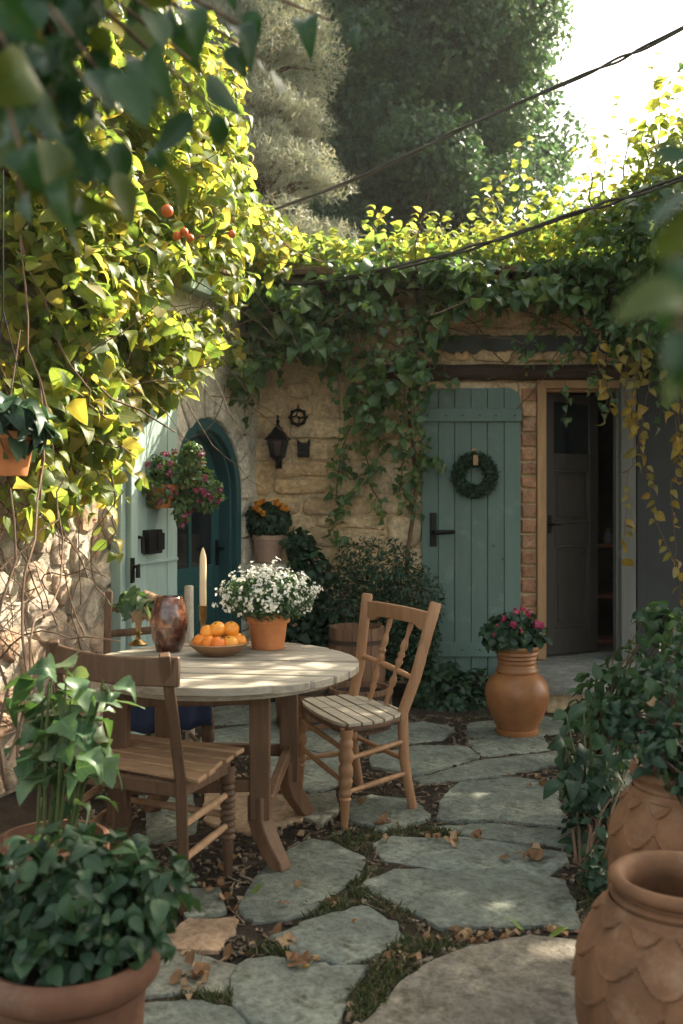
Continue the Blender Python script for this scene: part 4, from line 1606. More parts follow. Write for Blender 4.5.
flower_heads(jr, 'pink', [(-.02, -.08, .735), (.06, -.05, .72), (.03, -.02, .74), (.10, -.08, .66), (.09, -.1, .665), (.13, -.06, .65), (-.09, -.08, .69), (-.12, -.08, .64), (-.04, -.12, .66), (-.10, -.1, .59), (-.15, -.06, .60), (.0, -.13, .63)], .033, 12)
mb = MB()
for e in ((-.02, -.08, .73), (.06, -.05, .715), (.1, -.08, .655), (-.1, -.08, .68), (-.14, -.06, .6)):
    mb.tube([(e[0] * .2, e[1] * .2, .48), (e[0] * .7, e[1] * .6, .58), e], .003, 5)
mb.build('stem', M['stem'], jr)


# scaled amphorae
def amphora(name, label, p, H, rb, rr_, rm=.6, plug=True):
    t = thing(name, label, 'jar', p, random.uniform(0, 6), 'scaled clay jars at the right')
    na, nz = 264, 190
    key = [(0, .50), (.06, .56), (.2, .74), (.4, .95), (.55, 1.0), (.7, .95), (.8, .84), (.87, .70), (.90, .655)]
    zz = [k[0] for k in key]
    rv = [k[1] for k in key]
    vs = []
    NS = 11
    for i in range(nz + 1):
        t_ = .90 * i / nz
        # smooth profile
        r = np.interp(t_, zz, rv)
        r = sum(np.interp(min(max(t_ + o, 0), .9), zz, rv) for o in (-.05, -.025, 0, .025, .05)) / 5
        b = (.9 - t_) / .9 * 6.2
        for j in range(na):
            a = j / na * NS
            hh = 0
            for rw in (math.floor(b) - 1, math.floor(b)):
                ofs = .5 if int(rw) % 2 else 0
                x = (a + ofs + .06 * math.sin(rw * 3)) % 1 - .5
                low = rw + 1 + .55 * math.cos(PI * x)
                if b < low:
                    q = (b - rw) / 1.55
                    hh = .0095 * q ** 1.6 + .002 * math.cos(PI * x) - (.003 if abs(x) > .47 else 0)
                    e = low - b
                    if e < .10:
                        hh += .0018
                    break
            rad_ = r * rb + (hh if .05 < t_ < .87 else 0)
            an = 2 * PI * j / na
            vs.append((rad_ * math.cos(an), rad_ * math.sin(an), t_ * H))
    fs = []
    for i in range(nz):
        for j in range(na):
            j2 = (j + 1) % na
            fs.append((i * na + j, i * na + j2, (i + 1) * na + j2, (i + 1) * na + j))
    mb = MB().add(vs, fs)
    mb.lathe([(0, .003), (.5 * rb, .0)], n=48)
    mb.build('body', M['amphora'], t, 35)
    mb = MB()
    r0 = .655 * rb
    mb.lathe([(r0 * .99, .885 * H), (r0 * 1.0, .895 * H), (r0 * 1.02, .905 * H), (r0 * 1.03, .915 * H), (r0 * 1.0, .924 * H), (r0 * .93, .930 * H), (r0 * .92, .938 * H), (rr_ * .95, .943 * H), (rr_ * 1.0, .952 * H), (rr_ * 1.025, .968 * H), (rr_ * 1.015, .985 * H), (rr_ * .96, .998 * H), (rr_ * .90, H), (rr_ * .84, .99 * H), (rr_ * .80, .97 * H), (rr_ * .79, .93 * H), (rr_ * .80, .9 * H), (rb * .8, .7 * H), (rb * .5, .15 * H), (0, .14 * H)], n=64)
    mb.build('rim', M['amphora'], t, 50)
    return t


amphora('scaled_jar', 'empty scale patterned terracotta jar nearest the camera on the right', Vector((.775, 2.27, -.01)), .57, .237, .158)
amphora('scaled_jar', 'scale patterned terracotta jar planted with the dark leafy bush', Vector((1.005, 2.93, -.012)), .64, .215, .15)

# big pot at bottom left and the one behind it
p = Vector(((70 - HX) * 2.3 / F, 2.3, .006))
bp = thing('leafy_pot', 'large thick rimmed terracotta pot of dense green leaves, lowest left', 'potted plant', p)
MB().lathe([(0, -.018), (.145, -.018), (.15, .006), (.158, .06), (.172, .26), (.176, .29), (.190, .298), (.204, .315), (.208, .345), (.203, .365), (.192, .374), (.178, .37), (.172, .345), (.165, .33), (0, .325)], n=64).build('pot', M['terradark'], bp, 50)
MB().lathe([(.17, .335), (.1, .345), (0, .35)], n=32).build('soil', M['soil'], bp)
pos, u = blob((.0, 0, .49), (.205, .20, .15), 480, .35)
pos2, u2 = blob((.0, .0, .42), (.22, .2, .10), 160, .3)
pos3, u3 = blob((.15, .0, .47), (.12, .13, .12), 120, .2)
pos = np.concatenate([pos, pos2, pos3])
u = np.concatenate([u, u2, u3])
pos[:, 2] = np.maximum(pos[:, 2], .37)
d, nr = orient(len(pos), u, .8, .5, .5)
leaves('foliage', M['potdark'], pos, d, nr, rng.uniform(.035, .07, len(pos)), T_OVH, bp)
mb = MB()
for i in range(0, len(pos), 12):
    e = Vector(pos[i])
    s = Vector((e.x * .35, e.y * .35, .33))
    mb.tube([s, s.lerp(e, .5) + Vector((0, 0, .02)), e], .003, 5)
mb.build('stem', M['stem'], bp)

p = Vector(((52 - HX) * 2.95 / F, 2.95, -.012))
b2 = thing('broad_leaf_pot', 'terracotta pot with tall pale broad leaved plant behind the dense one', 'potted plant', p)
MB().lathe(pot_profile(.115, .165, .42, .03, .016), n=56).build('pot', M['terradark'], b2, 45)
stems = []
mb = MB()
lp, lu = [], []
for i in range(15):
    a = random.uniform(0, 2 * PI)
    top = Vector((.03 + math.cos(a) * random.uniform(.03, .15), math.sin(a) * random.uniform(.02, .15), random.uniform(.62, .92)))
    s = Vector((math.cos(a) * .05, math.sin(a) * .05, .38))
    m_ = s.lerp(top, .55) + Vector((0, 0, .05))
    mb.tube([s, m_, top], [.006, .005, .003], 6)
    for k in range(7):
        t_ = .35 + .65 * k / 6
        c = s.lerp(m_, t_ * 2) if t_ < .5 else m_.lerp(top, t_ * 2 - 1)
        b = random.uniform(0, 2 * PI)
        o_ = Vector((math.cos(b), math.sin(b), .2))
        lp.append(c + o_ * .045)
        lu.append(o_)
mb.build('stem', M['stem'], b2)
lp, lu = np.array(lp), np.array(lu)
d, nr = orient(len(lp), lu, .7, .6, .3)
leaves('foliage', M['big'], lp, unit(d + lu * .7), nr, rng.uniform(.075, .125, len(lp)), T_LOBEH, b2)

# pot hanging in the vines on the left
p = P(3, 476, 3.75)
hp = thing('hanging_pot', 'terracotta pot hanging among the vines on the far left', 'hanging plant', p)
MB().lathe(pot_profile(.085, .118, .165, .018), n=40).build('pot', M['terra'], hp, 40)
pos, u = blob((0, 0, .20), (.15, .14, .09), 170, .3)
pos[:, 2] = np.maximum(pos[:, 2], .14)
d, nr = orient(len(pos), u, .5, .8, .4)
leaves('foliage', M['dark'], pos, d, nr, rng.uniform(.07, .12, len(pos)), T_OV, hp)
mb = MB()
for i in range(3):
    a = 2 * PI * i / 3 + .4
    mb.tube([(.115 * math.cos(a), .115 * math.sin(a), .16), (0, 0, .62)], .0025, 5)
mb.tube([(0, 0, .62), (0, 0, 1.15)], .003, 5)
mb.build('hanger', M['iron'], hp)

# hanging basket on the pale shutter
p = P(160, 508, 5.88)
hb = thing('hanging_basket', 'small terracotta wall pot of trailing mauve flowers on the pale shutter', 'hanging plant', p)
MB().lathe(pot_profile(.075, .115, .14, .018), n=36).build('pot', M['terra'], hb, 40)
cl = [((-.04, -.09, .10), (.11, .07, .09)), ((-.06, 0, .20), (.13, .10, .12)), ((.08, .0, .22), (.12, .11, .12)), ((.20, .02, .16), (.13, .11, .13)), ((.27, .03, .08), (.10, .08, .10)), ((-.10, 0, .10), (.07, .08, .10)), ((.13, -.02, .02), (.05, .06, .12)), ((.19, 0, .30), (.06, .06, .09))]
pos, u = clumps_leaves(cl, 270, .2)
d, nr = orient(len(pos), u, .5, .5, .5)
leaves('foliage', M['ivy'], pos, d, nr, rng.uniform(.022, .045, len(pos)), T_OV, hb)
fc = []
for c, r in cl:
    f, _ = blob(c, r, 14, .95)
    fc += [x for x in f if x[1] < .05][:8]
flower_heads(hb, 'mauve', fc, .032, 10)
bk = MB()
bk.tube([P(147, 448, 5.95) - p, P(156, 462, 5.90) - p, P(164, 480, 5.88) - p, Vector((.04, 0, .14))], .007, 6)
bk.tube([P(150, 472, 5.99) - p, P(155, 462, 5.93) - p, P(162, 462, 5.93) - p, P(163, 474, 5.97) - p], .008, 6)
bk.build('bracket', M['iron'], hb)
# dark iron plaque behind it: in shutter coordinates
mb = MB()
mb.box((1.60, .092, 1.515), (.26, .02, .10))
for i in range(4):
    mb.lathe([(0, 0), (.022, .004), (.018, .02), (0, .024)], (1.51 + i * .06, .10, 1.53), 8, (1.51 + i * .06, 1.10, 1.53))
mb.v = [tuple(WM @ Vector(q)) for q in mb.v]
q = mb.build('iron_plaque', M['iron'], None, 30)
tag(q, 'dark iron wall plate behind the mauve hanging flowers', 'plate')
# tiny pot hanging in the arch
p = P(191, 483, 6.38)
tp = thing('tiny_pot', 'tiny terracotta pot with a sprig hanging in the door arch', 'hanging plant', p)
MB().lathe(pot_profile(.032, .05, .08, .012, .008), n=24).build('pot', M['terra'], tp, 40)
pos, u = blob((-.01, 0, .13), (.07, .06, .07), 110, .2)
d, nr = orient(len(pos), u, .6, .2, .5)
leaves('foliage', M['pot'], pos, d, nr, rng.uniform(.02, .035, len(pos)), T_OV, tp)
mb = MB()
top = WP(sC + .08, zs + Ra * 1.02, -.02) - p
mb.tube([(-.05, 0, .075), (-.03, .0, .2), top], .003, 5)
mb.tube([(.05, 0, .075), (.03, .0, .2), top], .003, 5)
mb.build('hanger', M['iron'], tp)


# barrels and crate behind the chair
def barrel(label, p, r, h):
    t = thing('wooden_tub', label, 'tub', p)
    mb = MB()
    n = 18
    for i in range(n):
        a0, a1 = 2 * PI * (i + .03) / n, 2 * PI * (i + .97) / n
        pr = []
        for (k, z) in ((.90, 0), (1.0, .5), (.96, 1.0)):
            pr.append([(r * k * math.cos(a), r * k * math.sin(a), h * z) for a in (a0, a1)] + [((r * k - .02) * math.cos(a), (r * k - .02) * math.sin(a), h * z) for a in (a1, a0)])
        vs = sum(pr, [])
        fs = [(0, 3, 2, 1), (8, 9, 10, 11)]
        for q in range(2):
            for e in range(4):
                fs.append((q * 4 + e, q * 4 + (e + 1) % 4, q * 4 + 4 + (e + 1) % 4, q * 4 + 4 + e))
        mb.add(vs, fs)
    mb.build('stave', M['barrel'], t, 30)
    for z in (.16, .84):
        kk = .90 + .1 * z / .5 if z < .5 else 1.0 - .04 * (z - .5) / .5
        MB().lathe([(r * kk + .001, h * z - .014), (r * kk + .005, h * z - .014), (r * kk + .005, h * z + .014), (r * kk + .001, h * z + .014)], n=40).build('hoop', M['beam'], t, 30)
    MB().lathe([(r * .93, h * .86), (r * .5, h * .88), (0, h * .9)], n=24).build('soil', M['soil'], t)
    return t


barrel('taller wooden tub of the bushes behind the spindle back chair', Vector((.10, 6.55, -.012)), .19, .56)
barrel('low wooden tub in front of the taller tub behind the chair', Vector((.11, 6.05, -.012)), .20, .26)
barrel('low wooden tub half hidden behind the table top', Vector((-.22, 6.15, -.012)), .19, .28)

# shelf and jars in the dark room
sh_ = thing('wooden_shelf', 'reddish wooden shelf unit inside the dark doorway', 'shelf', (2.34, 8.55, .145))
for z in (.02, .40, .83):
    MB().box((0, 0, z), (.56, .30, .03)).build('shelf', M['redwood'], sh_, 30, .004)
for x in (-.27, .27):
    for y in (-.13, .13):
        MB().box((x, y, .41), (.035, .035, .82)).build('leg', M['redwood'], sh_, 30, .004)
for i, (x, lb) in enumerate(((-.18, 'squat glass jar on the shelf nearest the dark door'), (-.07, 'middle glass jar with pale lid on the indoor shelf'), (.04, 'glass jar on the indoor shelf beside the door post'))):
    t = thing('glass_jar', lb, 'jar', (2.34 + x, 8.48, .991), 0, 'glass jars on the indoor shelf')
    MB().lathe([(0, 0), (.04, 0), (.044, .01), (.044, .085), (.036, .1), (.036, .11)], n=24).build('body', M['jar'], t, 50)
    MB().lathe([(.038, .105), (.039, .13), (0, .132)], n=24).build('lid', M['brass'], t, 50)
# =================================================================== VINES AND PLANTS
def WD(X):
    return 3.2325 / (.347 - (X - HX) / F)


def px_blobs(spec):
    """(X, Y, depth, rx px, ry px, depth radius, count)"""
    ps, us = [], []
    for (X, Y, d, rx, ry, rd, n) in spec:
        p, u = blob(P(X, Y, d), (rx * d / F, rd, ry * d / F), n, .25)
        ps.append(p)
        us.append(u)
    return np.concatenate(ps), np.concatenate(us)


# ---- big sunlit vine on the left wall
lv = thing('climbing_vine', 'huge sunlit yellow green vine covering the left wall and wing roof', 'vine', (-1.6, 5.2, 0))
off = np.array([-1.6, 5.2, 0])
spec = []
for (X, Y, rx, ry, n) in ((40, 60, 80, 80, 420), (130, 70, 90, 80, 560), (185, 85, 60, 80, 420), (60, 190, 80, 90, 520), (150, 190, 80, 80, 640), (205, 190, 50, 75, 480), (255, 245, 40, 40, 300), (300, 262, 36, 26, 160), (120, 280, 80, 70, 560), (190, 270, 60, 60, 420),
                          (60, 300, 70, 80, 340), (150, 350, 60, 50, 400), (190, 335, 30, 34, 160), (90, 400, 48, 45, 240), (50, 400, 55, 50, 170), (150, 388, 26, 20, 60), (66, 478, 36, 32, 50), (85, 440, 50, 30, 90), (25, 500, 30, 40, 30), (215, 150, 34, 60, 160)):
    spec.append((X, Y, WD(X) - .5, rx, ry, .40, int(n * 1.5)))
pos, u = px_blobs(spec)
# keep off the far side of the wall below the roof
n_ = np.array([.9448, -.3278])
dist = (pos[:, 0] + .63) * n_[0] + (pos[:, 1] - 7.5) * n_[1]
keep = (dist > .10) | (pos[:, 2] > 2.95)
px_, py_ = HX + F * pos[:, 0] / pos[:, 1], HY - F * (pos[:, 2] - CH) / pos[:, 1]
keep &= ~((px_ > 160) & (px_ < 216) & (py_ > 272) & (py_ < 322))
pos, u = pos[keep], u[keep]
d, nr = orient(len(pos), u * .4 + np.array([.5, -.35, .1]), .55, .75, .55, .6)
leaves('foliage', M['vine'], pos - off, d, nr, rng.uniform(.055, .12, len(pos)), T_HEART, lv)
# loose strands trailing down in front of the wall
mb = MB()
lp, ld = [], []
for i in range(46):
    X = random.choice((random.uniform(0, 120), random.uniform(0, 120), random.uniform(100, 240)))
    Y0 = random.uniform(300, 430) if X < 120 else random.uniform(260, 360)
    w = walk(P(X, Y0, WD(X) - random.uniform(.15, .6)), (random.uniform(-.4, .5), random.uniform(-.3, .2), -1), random.uniform(.25, .8) * (1 if X < 120 else .55), 9, .2, -.04)
    mb.tube([q - Vector(off) for q in w], [.0035 - .002 * k / 9 for k in range(10)], 5)
    for q in w[1:]:
        for k in range(2):
            b_ = random.uniform(0, 2 * PI)
            lp.append(tuple(q + Vector((math.cos(b_) * .02, math.sin(b_) * .02, 0))))
            ld.append((math.cos(b_), math.sin(b_), -.7))
lp, ld = np.array(lp), unit(np.array(ld))
nr = unit(rng.normal(0, .5, ld.shape) + np.array([.4, -.4, .5]))
nr = unit(nr - ld * np.sum(ld * nr, 1, keepdims=True))
leaves('foliage', M['vine'], lp - off, ld, nr, rng.uniform(.05, .10, len(lp)), T_OV, lv)
# twining stems on the wall and through the leaves
for i in range(170):
    s = random.uniform(2.35, 4.6)
    z = random.uniform(.3, 2.4)
    p = WP(s, z, random.uniform(.06, .30))
    dr_ = (Vector((tx, ty, 0)) * (1 if s < 3.1 else random.choice((-1, 1))) * random.uniform(.1, 1) + Vector((0, 0, random.uniform(-.3, 1.2))))
    w = walk(p, dr_, random.uniform(.35, .95), 9, .2, .02)
    r = random.uniform(.0018, .005)
    mb.tube([q - Vector(off) for q in w], [r * (1 - .5 * k / 9) for k in range(10)], 5)
for i in range(60):
    X = random.uniform(60, 260)
    p = P(X, random.uniform(200, 400), WD(X) - random.uniform(.2, .7))
    w = walk(p, (random.uniform(-.5, 1), random.uniform(-.4, .4), random.uniform(-.6, .6)), random.uniform(.3, .9), 8, .2, -.02)
    mb.tube([q - Vector(off) for q in w], [.004 * (1 - .6 * k / 8) for k in range(9)], 5)
for pts in ([(158, 262, 5.3), (175, 245, 5.2), (200, 236, 5.2), (216, 226, 5.2), (224, 206, 5.2)], [(20, 235, 4.3), (45, 300, 4.3), (62, 350, 4.35), (90, 390, 4.4), (108, 420, 4.5)], [(100, 388, 4.5), (140, 410, 4.7), (175, 432, 4.9)],
            [(40, 500, 4.0), (45, 440, 4.0), (40, 380, 4.05), (28, 320, 4.1), (20, 240, 4.2)], [(0, 570, 3.9), (30, 545, 4.0), (58, 520, 4.1), (70, 470, 4.2)], [(18, 760, 3.4), (28, 680, 3.5), (22, 600, 3.6), (35, 540, 3.7), (44, 460, 3.9), (40, 380, 4.1)],
            [(4, 780, 3.3), (8, 690, 3.4), (2, 600, 3.5), (14, 520, 3.7), (6, 430, 3.9), (20, 330, 4.1)], [(8, 760, 3.5), (30, 640, 3.7), (50, 610, 3.9), (62, 560, 4.1), (58, 510, 4.2)], [(110, 470, 4.8), (112, 520, 4.8), (107, 545, 4.8)]):
    q = [P(*t) - Vector(off) for t in pts]
    q2 = []
    for a, b in zip(q[:-1], q[1:]):
        q2 += [a, a.lerp(b, .5) + Vector((random.gauss(0, .022), random.gauss(0, .022), random.gauss(0, .012)))]
    q2.append(q[-1])
    mb.tube(q2, [.006 - .003 * k / len(q2) for k in range(len(q2))], 6)
# trunks that reach the soil by the wall
for (s, y) in ((3.5, .25), (4.0, .2)):
    b = WP(s, -.03, y)
    w = walk(b, (random.uniform(-.1, .1), random.uniform(-.1, .1), 1), 2.6, 14, .07, .03)
    mb.tube([q - Vector(off) for q in w], [.008 - .005 * k / 14 for k in range(15)], 7)
mb.build('stem', M['twig'], lv, 60)
for (X, Y, r) in ((167, 211, .032), (184, 232, .022), (177, 236, .022), (190, 238, .02), (232, 234, .02)):
    f = MB()
    c = P(X, Y, 5.0) - Vector(off)
    f.lathe([(0, -r)] + [(r * math.sin(PI * k / 10), -r * math.cos(PI * k / 10)) for k in range(1, 10)] + [(0, r * .95)], c, 16)
    f.tube([c + Vector((0, 0, r * .9)), c + Vector((.003, 0, r * 1.2))], .003, 5)
    f.build('fruit', M['fruit'], lv, 80)

# ---- vine on the cottage roof and front
rv = thing('roof_vine', 'thick green vine covering the cottage roof and hanging down the front wall', 'vine', (.6, 7.6, 2.9))
off = np.array([.6, 7.6, 2.9])
low = [(185, 320), (205, 390), (225, 415), (250, 385), (262, 362), (300, 362), (325, 380), (340, 425), (365, 445), (385, 450), (410, 440), (428, 415), (440, 325), (470, 306), (505, 300), (540, 302), (590, 312), (615, 345), (640, 400), (665, 390), (700, 400)]
lx, ly = [a for a, b in low], [b for a, b in low]
cp = []
while len(cp) < 2500:
    X = random.uniform(185, 700)
    yb = np.interp(X, lx, ly)
    Y = 262 + (yb - 262) * (random.random() ** 1.25 if X < 430 else random.random() ** 1.9)
    if X < 240 and random.random() < .4:
        continue
    nz_ = noise.noise(Vector((X * .022, Y * .03, 1.5)))
    if random.random() > .55 + 1.1 * nz_ + (.3 if Y < 330 else 0):
        continue
    dd = random.uniform(7.12, 7.42) - max(0, .12 + .45 * nz_) * random.uniform(.6, 1) + (.04 if Y < 300 else 0)
    cp.append(P(X, Y, dd))
cp = np.array(cp)
d, nr = orient(len(cp), np.array([0, -.8, .1]), .6, .85, .45, .6)
leaves('foliage', M['ivy'], cp - off, d, nr, rng.uniform(.055, .14, len(cp)), T_HEART, rv)
# hanging strands with paired leaves
mb = MB()
sp_, sd_ = [], []
for i in range(64):
    X = random.choice([random.uniform(330, 430), random.uniform(190, 430), random.uniform(440, 690)])
    if 250 < X < 325:
        continue
    Y0 = random.uniform(290, 380)
    p = P(X, Y0, random.uniform(7.15, 7.38))
    L = random.uniform(.3, .75) if X < 430 else random.uniform(.12, .4)
    w = walk(p, (random.uniform(-.5, .5), -.1, -1), L, 8, .16, -.05)
    w = [Vector((q.x, min(q.y, 7.44), q.z)) for q in w]
    mb.tube([q - Vector(off) for q in w], [.0035 - .002 * k / 8 for k in range(9)], 5)
    for q in w[1:]:
        sp_.append(q + Vector((random.gauss(0, .03), random.uniform(-.03, 0), random.gauss(0, .02))))
# wall climbers reaching low between wall and plank door
for (pts) in ([(345, 440), (338, 470), (336, 500), (345, 520)], [(372, 400), (365, 450), (372, 490), (392, 520)], [(400, 420), (404, 460), (398, 500)], [(430, 440), (418, 462), (412, 480), (408, 520)], [(360, 480), (340, 512), (332, 530), (345, 540)], [(380, 470), (350, 478), (335, 470)], [(395, 480), (412, 500), (414, 515)], [(365, 430), (395, 448), (432, 458), (442, 462)]):
    q = [P(x, y, 7.40 if x < 420 else 7.36) for x, y in pts]
    q2 = []
    for a, b in zip(q[:-1], q[1:]):
        q2 += [a.lerp(b, k / 5) + Vector((random.gauss(0, .006), 0, random.gauss(0, .006))) for k in range(5)]
    mb.tube([v_ - Vector(off) for v_ in q2], .005, 6)
    for v_ in q2:
        for k in range(2):
            sp_.append(v_ + Vector((random.gauss(0, .035), random.uniform(-.05, -.01), random.gauss(0, .03))))
for i in range(40):
    X = random.uniform(250, 660)
    w = walk(P(X, random.uniform(270, 330), 7.25), (random.uniform(-1, 1), random.uniform(-.2, .1), random.uniform(-.3, .2)), random.uniform(.4, 1.2), 10, .2, -.01)
    mb.tube([Vector((q.x, min(q.y, 7.42), q.z)) - Vector(off) for q in w], .0045, 5)
# two thick old stems climbing the wall corner
for (xb, xt) in ((.50, .55),):
    w = [Vector((xb + (xt - xb) * k / 12 + .03 * math.sin(k * 1.3), 7.42 + .02 * math.sin(k), -.03 + 3.0 * k / 12)) for k in range(13)]
    mb.tube([q - Vector(off) for q in w], [.020 - .010 * k / 12 for k in range(13)], 7)
mb.build('stem', M['twig'], rv, 60)
sp_ = np.array([tuple(q) for q in sp_])
d, nr = orient(len(sp_), np.array([0, -.8, .1]), .5, .8, .4, .7)
leaves('foliage', M['ivy'], sp_ - off, d, nr, rng.uniform(.045, .085, len(sp_)), T_HEART, rv)
# growth on top, sunlit yellow painted into about half the leaves
tp_ = []
while len(tp_) < 5200:
    x, y = random.uniform(-1.3, 3.6), random.uniform(7.15, 9.6)
    h = .10 + .22 * (noise.noise(Vector((x * 1.3, y * 1.3, 5))) + .6) + (.30 if x > 1.2 else 0) * max(0, min(1, (x - 1.2) / .8)) + .05 * (y - 7)
    tp_.append((x, y, 3.06 + max(.04, h) * random.uniform(.3, 1.0)))
tp_ = np.array(tp_)
d, nr = orient(len(tp_), np.array([0, 0, .6]), .6, .3, .6, .6)
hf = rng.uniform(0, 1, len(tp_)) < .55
leaves('sun_toned_foliage', M['ivylit'], (tp_ - off)[hf], d[hf], nr[hf], rng.uniform(.055, .115, hf.sum()), T_HEART, rv)
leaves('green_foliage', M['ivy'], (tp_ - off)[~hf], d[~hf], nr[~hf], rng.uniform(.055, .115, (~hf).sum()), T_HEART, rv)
# upright shoots
sp_, sdv = [], []


def shoot(X, Y0, Y1, d0, lean=0, nl=16, r=.009):
    a, b = P(X, Y0, d0), P(X + lean, Y1, d0)
    n = nl
    pts = [a.lerp(b, k / n) + Vector((.02 * math.sin(k * .9), random.gauss(0, .01), 0)) for k in range(n + 1)]
    MB().tube([q - Vector(off) for q in pts], [r * (1 - .7 * k / n) for k in range(n + 1)], 5).build('shoot', M['stem'], rv, 60)
    for k in range(2, n + 1):
        for s in (-1, 1):
            if random.random() < .8:
                sp_.append(pts[k] + Vector((s * random.uniform(.01, .04), random.uniform(-.03, .03), random.uniform(-.01, .02))))
                sdv.append((s * .8, random.uniform(-.5, .5), random.uniform(-.1, .5)))


for (X, Y0, Y1, lean) in ((518, 250, 140, 4), (500, 250, 180, -6), (540, 245, 190, 8), (372, 258, 212, 3), (420, 255, 212, 3), (445, 252, 215, -4), (468, 250, 222, 3), (398, 255, 228, 3), (330, 262, 235, -4), (350, 260, 240, 6), (560, 240, 200, 4), (485, 250, 200, -4), (300, 265, 240, 2), (530, 245, 205, 10), (580, 235, 180, 6)):
    shoot(X, Y0, Y1, 7.6 + random.uniform(0, .6), lean)
for (X, Y0, Y1, lean) in ((626, 215, 100, -2), (655, 230, 58, 6), (608, 220, 130, -8), (676, 210, 80, 10), (640, 210, 150, 12), (595, 225, 150, -8), (690, 200, 30, 5), (648, 220, 130, -4)):
    shoot(X, Y0, Y1, 6.9 + random.uniform(0, .5), lean, 14)
sp_ = np.array([tuple(q) for q in sp_])
sdv = np.array(sdv)
nr = unit(rng.normal(0, .6, sdv.shape) + np.array([0, -.2, .7]))
d = unit(sdv + rng.normal(0, .2, sdv.shape))
nr = unit(nr - d * np.sum(d * nr, 1, keepdims=True))
fl_, fu_ = px_blobs([(650, 195, 7.1, 34, 26, .3, 170), (685, 165, 7.0, 26, 50, .3, 170), (610, 215, 7.3, 40, 18, .3, 150), (560, 232, 7.6, 40, 14, .3, 120), (640, 150, 7.2, 16, 30, .15, 36), (662, 110, 7.1, 12, 36, .12, 30), (500, 240, 7.6, 40, 14, .3, 110), (430, 246, 7.7, 50, 14, .3, 130)])
d2, nr2 = orient(len(fl_), fu_, .6, .4, .5, .6)
leaves('sun_toned_foliage', M['ivylit'], fl_ - off, d2, nr2, rng.uniform(.055, .11, len(fl_)), T_HEART, rv)
leaves('shoot_foliage', M['ivylit'], sp_ - off, d, nr, rng.uniform(.05, .095, len(sp_)), T_OV, rv)
# right shoulder of vine beside the doorway, continuing past the house corner
spec = [(655, 235, 6.9, 50, 60, .35, 420), (690, 280, 6.9, 45, 90, .35, 420), (610, 255, 7.1, 50, 45, .3, 320), (760, 240, 6.9, 80, 110, .5, 600), (660, 330, 6.95, 40, 40, .25, 170), (720, 150, 7.2, 40, 60, .4, 260)]
pos, u = px_blobs(spec)
d, nr = orient(len(pos), u, .55, .7, .5, .6)
leaves('foliage', M['ivy'], pos - off, d, nr, rng.uniform(.06, .11, len(pos)), T_LOBE, rv)

# ---- yellowing strands hanging at the right of the doorway
ts = thing('trailing_strands', 'yellowing leaf strands trailing in front of the dark panel right of doorway', 'vine', P(645, 330, 6.75))
off = np.array(ts.location)
mb = MB()
lp, ld = [], []
for pts in ([(640, 340), (636, 400), (640, 440), (650, 480), (656, 520), (672, 560)], [(650, 330), (648, 390), (640, 440), (630, 470), (626, 520), (622, 560)], [(672, 330), (678, 400), (680, 450), (672, 490), (676, 560), (680, 600)], [(640, 350), (632, 400), (634, 450)], [(600, 330), (596, 360), (612, 400), (604, 425)],
            [(690, 330), (684, 400), (688, 500)], [(660, 320), (668, 380), (676, 430), (680, 470)], [(628, 330), (620, 380), (632, 420)]):
    q = [P(x, y, 6.75 + random.uniform(-.1, .1)) for x, y in pts]
    q2 = []
    for a, b in zip(q[:-1], q[1:]):
        q2 += [a.lerp(b, k / 6) + Vector((random.gauss(0, .008), random.gauss(0, .008), 0)) for k in range(6)]
    q2.append(q[-1])
    mb.tube([v_ - Vector(off) for v_ in q2], .0032, 5)
    for v_ in q2[1:]:
        if random.random() < .8:
            b = random.uniform(0, 2 * PI)
            lp.append(v_)
            ld.append((math.cos(b), math.sin(b) * .6, -.6))
mb.build('stem', M['twig'], ts, 60)
lp, ld = np.array([tuple(q) for q in lp]), np.array(ld)
nr = unit(rng.normal(0, .6, ld.shape) + np.array([0, -.7, .4]))
d = unit(ld)
nr = unit(nr - d * np.sum(d * nr, 1, keepdims=True))
leaves('foliage', M['yellow'], lp - off, d, nr, rng.uniform(.05, .10, len(lp)), T_OV, ts)


# ---- bushes along the cottage wall
def bush(name, label, base, cl, per, size, tpl, mat, stems=14, cat='bush', up=.6, droop=.4, shell=.2):
    t = thing(name, label, cat, base)
    base = Vector(base)
    rel = [((Vector(c) - base), r) for c, r in cl]
    pos, u = clumps_leaves([(tuple(c), r) for c, r in rel], per, shell)
    pos[:, 2] = np.maximum(pos[:, 2], -.0)
    d, nr = orient(len(pos), u, up, droop, .5)
    leaves('foliage', M[mat], pos, d, nr, rng.uniform(size[0], size[1], len(pos)), tpl, t)
    mb = MB()
    for i in range(stems):
        c, r = random.choice(rel)
        e = c + Vector((random.uniform(-1, 1) * r[0] * .8, random.uniform(-1, 1) * r[1] * .8, random.uniform(0, 1) * r[2] * .8))
        s = Vector((random.uniform(-.08, .08), random.uniform(-.05, .05), 0))
        mb.tube([s, s.lerp(e, .4) + Vector((0, 0, .06)), s.lerp(e, .75) + Vector((random.gauss(0, .03), 0, .03)), e], [.008, .006, .004, .002], 6)
    mb.build('stem', M['twig'], t, 60)
    return t


